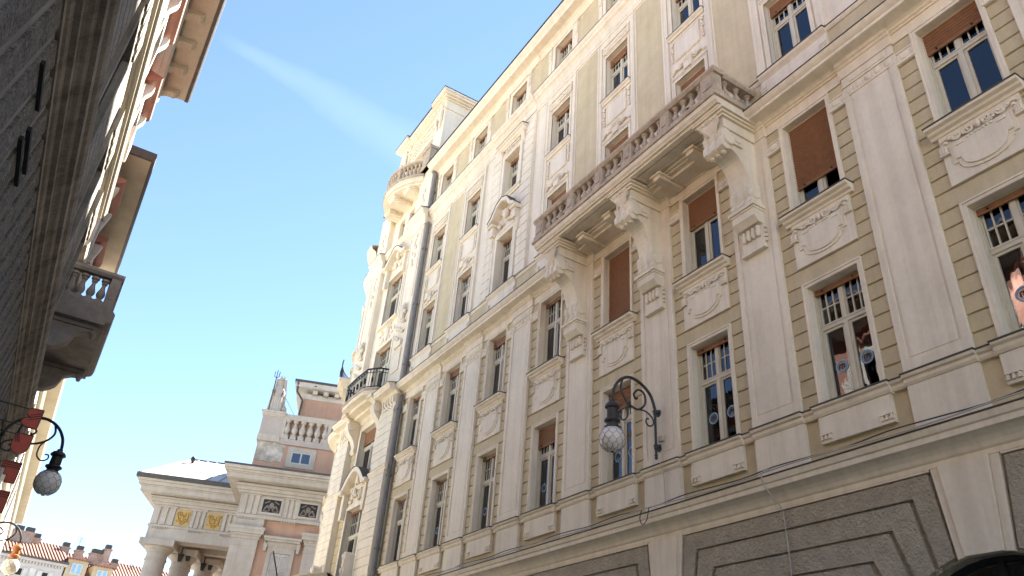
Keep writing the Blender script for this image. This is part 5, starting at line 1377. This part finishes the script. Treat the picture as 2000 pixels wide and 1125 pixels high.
# rear block with bracketed cornice
rb=tp('rear_block',tbox(-.32,9,4.0,11,20,25.5),TPINK)
q=MB()
for e,z0,z1 in ((.04,25.3,25.75),(.75,25.95,26.0),(.8,26.0,26.38)): q.box(-.32-e,9+e,4-e,11+e,z0,z1)
part('block_cornice',q,LWHITE,rb); part('block_roof',tbox(-1.22,9.9,3.1,11.9,26.382,26.55),FLASH,rb)
q=MB()
for i in range(11): part('cornice_bracket',tbox(.3+i*.86,.3+i*.86+.36,3.5,4.0,25.62,25.94),LWHITE,rb)
for i in range(5): part('vent_slot',tbox(.35+i*2.3,.35+i*2.3+.18,3.19,3.203,26.12,26.2),IRON,rb)
part('drainpipe',MB().tube([(-.95,3.2,26.35),(-.9,3.4,25.6),(-.40,3.85,25.1),(-.42,3.9,22.0)],.09,7),FLASH,rb)
# portico wing, set back to the left
PV=6.0; k=1.115
def U(u): return u*1.0
PO=link('portico',None,TH,(0,PV,0))
PO.empty_display_size=.3
def pp(name,mb,m,smooth=False): return part(name,mb,m,PO,smooth=smooth)
PUL=-9.36; 
pp('architrave',tbox(PUL,UL+.4,0,1.5,13.80,14.64),TST)
pp('architrave_return',MB().prism([(PUL,1.5),(PUL+1.9,1.5),(PUL+6.6,11.2),(PUL+4.7,11.2)],'z',13.801,14.64),TST)
pp('taenia',tbox(PUL-.08,UL,-.08,1.5,14.64,14.80),TST)
pp('frieze',tbox(PUL,UL,.04,1.5,14.8,16.22),TST)
pp('frieze_return',MB().prism([(PUL,1.5),(PUL+1.4,1.5),(PUL+6.1,11.2),(PUL+4.7,11.2)],'z',14.8,16.22),TST)
tr=[(-9.33,1.6),(-6.62,1.05),(-4.35,1.0)]
for u0,uw in tr:
    q=MB()
    for j in range(3): a=u0+uw*j/3; q.prism([(a+.06,.045),(a+.12,-.06),(a+uw/3-.08,-.06),(a+uw/3-.02,.045)],'z',14.84,16.08)
    q.box(u0-.03,u0+uw+.03,-.10,.05,16.08,16.21); tg=pp('triglyph',q,TST)
for u0,uw in ((-9.2,1.1),(-6.6,1.05),(-4.35,1.0)):
    q=MB()
    for j in range(6): q.box(u0+.03+j*uw/6,u0+(j+.62)*uw/6,-.10,.0,14.5,14.64)
    pp('guttae',q,TST)
for i,(u0,u1) in enumerate(((-7.70,-6.66),(-5.52,-4.40),(-3.30,-2.6))):
    gd=pp('gilded_panel',tbox(u0,u1,.005,.045,14.86,16.1),GOLDB); q=MB(); uc=(u0+u1)/2
    for s in (-1,1):
        pts=[(uc+s*(.06+.30*math.sin(t*.5)),-.02,15.0+.17*t) for t in range(6)]; q.tube(pts,.05,6)
        for j in range(5): q.ell((uc+s*(.12+.08*j),-.01,15.15+.16*((j+i)%3)+.1*j),.07,.05,.06,6,4)
        pts=[(uc+s*(.28+.16*math.cos(t)),-.02,15.72+.18*math.sin(t)) for t in (0,.8,1.6,2.4,3.2,4.0)]; q.tube(pts,.045,6)
        pts=[(uc+s*(.22+.2*math.cos(t)),-.02,15.16+.12*math.sin(t)) for t in (0,.8,1.6,2.4,3.2,4.0)]; q.tube(pts,.045,6)
    q.ell((uc,-.01,15.5),.10,.06,.22,8,5)
    [part('relief',z,GOLD,gd,smooth=True) for z in q.pieces(.0)] if False else part('relief',q,GOLD,gd,smooth=True)
q=MB()
for e,z0,z1 in ((.22,0,.18),(.34,.18,.42),(.46,.42,.55),(1.02,.60,.66),(1.10,.66,1.0),(1.16,1.0,1.1),(1.3,1.1,1.34),(1.42,1.34,1.52)): q.box(PUL-e,UL-.2,.04-e,9,16.22+z0,16.22+z1-.004)
pc=pp('portico_cornice',q,TST); part('gutter',tbox(PUL-1.55,UL-.2,-1.52,9.1,17.742,18.05),FLASH,pc)
# hipped roof of pale sheets with standing seams
ridge=[(-7.9,5.0,21.0),(-2.0,5.0,21.0)]
e0=(PUL-1.45,-1.4,18.06); 
v=[(PUL-1.45,-1.4,18.06),(UL,-1.4,18.06),(UL,4.2,21.1),(PUL+.5,4.2,21.1),(PUL-1.45,9,18.06),(PUL+.5,8,21.1),(UL,8,21.1)]
q=MB().add(v,[(0,1,2,3),(0,3,5,4),(3,2,6,5)]); rfp=part('roof_sheets',q,TROOF,PO,recalc=False)
v0=[Vector(x) for x in v]
for i in range(9):
    t=i/9; a=v0[0].lerp(v0[1],t+.02); b=v0[3].lerp(v0[2],t+.02); q=MB().tube([a+Vector((0,0,.03)),b+Vector((0,0,.03))],.045,4); part('roof_seam',q,TGREY,rfp)
for t in (.35,.72):
    q=MB().tube([v0[0].lerp(v0[3],t)+Vector((0,0,.02)),v0[1].lerp(v0[2],t)+Vector((0,0,.02))],.03,4); part('roof_seam',q,TGREY,rfp)
part('hip_seam',MB().tube([v0[0]+Vector((0,0,.03)),v0[3]+Vector((0,0,.03))],.05,5),FLASH,rfp); part('ridge_flashing',MB().tube([v0[3],v0[2]],.09,5),FLASH,rfp)
q=MB(); q.ell((-8.35,3.1,20.85),.20,.2,.24,8,5); q.tube([(-8.35,3.1,20.2),(-8.35,3.1,20.7)],.12,6); q.tube([(-8.9,2.7,20.0),(-8.4,3.0,20.2),(-7.9,3.2,20.5)],.06,5)
pp('roof_spotlight',q,IRON,True)
# columns and the coffered ceiling
cp=[(0,0.0),(.80,.0),(.80,11.0),(.74,12.55)]
def column(u,v):
    q=MB().lathe([(.80,0),(.82,4),(.78,9),(.72,12.42),(.78,12.42),(.80,12.50),(.74,12.54),(.73,12.92),(.78,12.95),(.82,13.02),(.95,13.18),(1.02,13.30),(1.02,13.36),(0,13.36)],(u,v,0),24)
    o=pp('column',q,TST,True); part('abacus',tbox(u-1.22,u+1.18,v-1.2,v+1.2,13.36,13.79),TST,o); return o
column(PUL+.95,1.0); column(PUL+2.25,3.7); column(PUL+3.55,6.4); column(PUL+4.85,9.1)
pp('ceiling',tbox(PUL+1.4,UL+.3,1.4,16,14.55,14.62),TST)
for v in (4.2,7.6,11.0): pp('ceiling_beam',tbox(PUL+1.4,UL+.3,v,v+.8,13.9,14.56),TST)
for v0_ in (1.5,5.0,8.4):
    for i in range(4):
        for j in range(2):
            a=PUL+1.8+i*1.15; b=v0_+.25+j*1.15; q=MB()
            q.box(a,a+.9,b,b+.08,14.42,14.55); q.box(a,a+.9,b+.82,b+.9,14.42,14.55); q.box(a,a+.08,b+.08,b+.82,14.42,14.55); q.box(a+.82,a+.9,b+.08,b+.82,14.42,14.55); q.ell((a+.45,b+.45,14.54),.2,.2,.08,8,4)
            pp('coffer',q,YELL)
for i in (0,1):
    for du,dv,z in ((.0,.0,13.35),(.45,.55,13.55)):
        u,v=PUL+2.35+1.3*i+du,2.2+2.7*i+dv; q=MB(); q.prism([(u-.12,z-.55),(u+.12,z-.55),(u+.2,z),(u-.2,z)],'y',v-.12,v+.2); q.tube([(u,v,z),(u,v+.1,13.85)],.05,5); pp('floodlight',q,IRON)
pp('back_wall',tbox(PUL+3,UL+.3,14,14.4,0,14.6),TST)
pp('rear_wall',tbox(PUL+6.9,UL+.2,0,.4,0,13.8),TST)
# flagpole
fp=MB().tube([(1.0,-.25,11.6),(.72,-.9,12.4),(.42,-1.7,13.0)] if False else [(1.25,-.1,10.4),(.95,-1.2,11.3),(.62,-2.4,12.2)],.05,6); q=part('flagpole',fp,IRON,TH)
# statue with trident on the pedestal
T4=Matrix.Translation(TH_O)@Matrix.Rotation(TH_R,4,'Z')
sp=T4@Vector((-2.0,1.55,22.76))
STS=1.16
ST=empty('statue',sp,TH_R,'weathered stone statue holding a trident on the theatre parapet','statue')
me=bpy.data.meshes.new('statue_body'); 
sv=[(0,0,.95),(0,.02,1.35),(.0,.0,1.75),(.02,-.02,2.0),(.04,-.04,2.2),(.05,-.05,2.42),(-.16,0,.5),(-.18,-.05,.05),(.16,.02,.5),(.14,-.02,.05),(-.26,0,1.78),(-.46,-.12,1.50),(-.30,-.30,1.42),(.26,.04,1.72),(.38,-.05,1.40),(.30,-.22,1.15)]
se=[(0,1),(1,2),(2,3),(3,4),(4,5),(0,6),(6,7),(0,8),(8,9),(2,10),(10,11),(11,12),(2,13),(13,14),(14,15)]
sr_=[.27,.26,.28,.12,.15,.13,.21,.16,.22,.17,.12,.09,.07,.13,.10,.07]
me.from_pydata(sv,se,[]); ob=link('body',me,ST); me.materials.append(TGREY)
md=ob.modifiers.new('skin','SKIN'); md.use_smooth_shade=True
for i,r in enumerate(sr_): me.skin_vertices[0].data[i].radius=(r,r*.9)
me.skin_vertices[0].data[0].use_root=True
ob.modifiers.new('sub','SUBSURF').levels=2; ob.modifiers['sub'].render_levels=2
# drapery cloak falling behind to the ground, crown, trident
q=MB()
for i in range(9):
    a=i/8; x0=.42*math.cos(PI*a); q.tube([(x0*.62,.10+.05*math.sin(i*2),2.5),(x0*.9,.24+.06*math.sin(i*2.2),1.5),(x0*1.05,.26+.05*math.cos(i*1.7),.7),(x0*1.15,.2,.0)],[.10,.13,.13,.14],6)
for i in range(5): x0=-.2+.12*i; q.tube([(x0,-.20,1.15),(x0*1.15,-.25,.7),(x0*1.3,-.22,.0)],[.08,.11,.13],6)
part('drapery',q,TST,ST,smooth=True)
q=MB()
for j in range(6): a=2*PI*j/6; q.tube([(.05+.12*math.cos(a),-.05+.12*math.sin(a),2.48),(.05+.16*math.cos(a),-.05+.16*math.sin(a),2.68)],[.05,.02],5)
q.ell((.05,-.05,2.5),.15,.15,.12,8,5); part('crown',q,TGREY,ST)
q=MB(); q.tube([(-.36,-.32,.0),(-.36,-.32,2.45)],.035,6); q.tube([(-.52,-.32,2.85),(-.51,-.32,2.5),(-.36,-.32,2.42),(-.21,-.32,2.5),(-.20,-.32,2.85)],.03,5); q.tube([(-.36,-.32,2.4),(-.36,-.32,2.95)],.03,5); part('trident',q,IRON,ST)
q=MB().tube([(.2,.2,1.7),(1.6,.9,.0)],.018,4); part('stay_wire',q,IRON,ST)
ST.scale=(1.1,1.1,STS)
up=T4@Vector((-1.30,1.3,22.76))
q=MB().lathe([(0,0),(.16,0),(.16,.08),(.08,.14),(.2,.3),(.2,.44),(.1,.56),(.05,.62),(.07,.68),(0,.74)],up,10); o=part('stone_urn',q,TGREY,None,smooth=True); tag(o,'small lidded stone urn beside the statue','urn')
# ------------------------------------------------------------------ far houses with tiled roofs beyond the square
FR=R(9)
def far_house(loc,label,wallm): return empty('tiled_house',loc,FR,label,'house')
FO=Vector((-4.11,135.2,0))
F1=far_house(FO,'grey far house with terracotta roof, shuttered attic windows and big chimneys',GREYF)
def fp_(root,name,mb,m,parent=None,smooth=False): return part(name,mb,m,parent or root,smooth=smooth)
E0=21.9
fp_(F1,'wall',MB().box(-14,9.2,0,12,0,E0),GREYF)
fp_(F1,'cornice',MB().box(-14.3,9.5,-.35,12,E0-.1,E0+.25),GREYF)
for i in range(40): fp_(F1,'cornice_tooth',MB().box(-8+i*.43,-8+i*.43+.2,-.28,0,E0-.5,E0-.12),GREYF)
fp_(F1,'gutter',MB().box(-14.3,9.55,-.6,-.3,E0+.25,E0+.5),FLASH)
rfo=fp_(F1,'roof',MB().add([(-14.4,-.5,E0+.5),(9.6,-.5,E0+.5),(9.6,9,E0+4.2),(-14.4,9,E0+4.2),(9.6,18,E0+.5)],[(0,1,2,3),(1,4,2)]),TILE)
for i in range(50):
    u=-13.8+i*.47; fp_(F1,'tile_row',MB().tube([(u,-.5,E0+.55),(u,8.9,E0+4.2)],.11,5),TILE,rfo)
for u in (-6.4,-3.2,.2,3.6,7.0):
    wf=fp_(F1,'window',MB().box(u-.45,u+.45,-.08,.01,E0-2.3,E0-1.2),LWHITE); part('pane',MB().box(u-.36,u+.36,-.085,-.079,E0-2.2,E0-1.3),DARK,wf)
    for s in (-1,1): part('shutter',MB().box(u+s*.75-.28,u+s*.75+.28,-.14,-.02,E0-2.35,E0-1.15),LWHITE,wf)
for u in (-4.8,-1.5,1.9,5.3): fp_(F1,'frieze_panel',MB().box(u-.4,u+.4,-.06,.01,E0-2.4,E0-1.0),LWHITE)
for u in (-3.2,3.6): fp_(F1,'lunette',MB().prism([(u+1.5*math.cos(PI*i/12),E0-4.8+1.5*math.sin(PI*i/12)) for i in range(13)],'y',-.12,.0),LWHITE)
def chimney(root,u,v,z,w,h,n=1,parent=None):
    q=MB().box(u-w/2,u+w/2,v-.5,v+.5,z,z+h); q.box(u-w/2-.12,u+w/2+.12,v-.62,v+.62,z+h,z+h+.2); o=part('chimney',q,BRICK,root)
    q=MB()
    for j in range(n):
        uu=u+(j-(n-1)/2)*w/n; 
        for t in range(3): q.box(uu-w/n*.42,uu+w/n*.42,v-.45,v+.45,z+h+.25+t*.22,z+h+.38+t*.22)
        q.box(uu-w/n*.36,uu+w/n*.36,v-.4,v+.4,z+h+.2,z+h+.9)
    part('chimney_pot',q,FLASH,o)
chimney(F1,3.3,6.5,E0+2.2,3.0,2.4,2); chimney(F1,5.4,7.4,E0+2.2,1.2,1.9,1); 
q=MB().prism([(-.6,E0+1.6),(.9,E0+1.6),(.9,E0+2.9),(-.6,E0+2.3)],'y',3.5,6); fp_(F1,'roof_dormer',q,BRICK)
# second, yellow house with dormers
F2o=FO+Vector((9.3*math.cos(FR),9.3*math.sin(FR),0))
F2_=far_house(F2o,'yellow far house with tiled roof, two dormers and a row of chimneys',YELL)
E1=21.0
fp_(F2_,'wall',MB().box(.3,22,.6,12,0,E1),YELL); fp_(F2_,'gutter',MB().box(.3,22,-.1,.2,E1-.2,E1+.05),FLASH)
rf2=fp_(F2_,'roof',MB().add([(-9,3.5,E1+2.0),(.2,0,E1+.05),(22,0,E1+.05),(22,9,E1+4.3),(-9,9,E1+4.3)],[(0,1,2,3,4)]),TILE)
for i in range(60):
    u=-8.8+i*.5; vst=0 if u>.2 else 3.5*(-u/9.0); fp_(F2_,'tile_row',MB().tube([(u,vst+.1,E1+.1+vst*.47),(u,8.9,E1+4.3)],.11,5),TILE,rf2)
for u,z in ((1.5,E1+.1),(5.2,E1-.2)):
    d=fp_(F2_,'dormer',MB().box(u-1.4,u+1.4,-.2,5,z-.6,z+2.0),YELL)
    part('dormer_roof',MB().add([(u-1.7,-.6,z+1.95),(u+1.7,-.6,z+1.95),(u,-.3,z+2.7),(u,6,z+2.7),(u-1.7,6,z+2.0),(u+1.7,6,z+2.0)],[(0,2,3,4),(2,1,5,3),(0,1,2)]),TILE,d)
    for i in range(9): part('eave_tile',MB().tube([(u-1.65+i*.41,-.75,z+1.98),(u-1.65+i*.41,.3,z+2.12)],.12,5),TILE,d)
    wf=part('dormer_window',MB().box(u-.75,u+.75,-.28,-.19,z-.1,z+1.5),LWHITE,d)
    for s in (-1,1): part('pane',MB().box(u+s*.36-.24,u+s*.36+.24,-.29,-.281,z+.1,z+1.35),STICK,d)
for u,z,w_,h_ in ((.3,E1+2.6,1.2,1.8),(2.4,E1+2.6,1.2,1.7),(5.0,E1+2.3,2.0,2.0),(6.4,E1+2.2,1.1,3.1),(8.0,E1+1.4,1.1,2.0)): chimney(F2_,u,6.3,z,w_,h_,1)
# aerials
for u,z in ((2.2,E1+3.6),(11.0,E1+1.2)):
    p=F2o+Vector((u*math.cos(FR)-7*math.sin(FR),u*math.sin(FR)+7*math.cos(FR),z)); q=MB(); q.tube([p,p+Vector((0,0,3.0))],.05,4)
    for j in range(3): q.tube([p+Vector((-.5,0,2.3+.3*j)),p+Vector((.5,0,2.3+.3*j))],.03,4)
    tag(part('roof_aerial',q,IRON,None),'thin rooftop television aerial between the chimneys' if u<5 else 'thin rooftop aerial past the last chimney of the yellow house','aerial')
# stepped gable with urn and mast at the far left
p=FO+Vector((-1.6,7,E0+3.2)); q=MB(); q.prism([(p.x-3,p.z-3),(p.x+1.6,p.z-3),(p.x+1.2,p.z+.3),(p.x+.4,p.z+1.4),(p.x-.6,p.z+2.2),(p.x-3,p.z+2.0)],'y',p.y,p.y+1); 
o=part('roof_gable',q,BRICK,None); tag(o,'weathered stepped gable with an urn rising behind the tiled roof','gable')
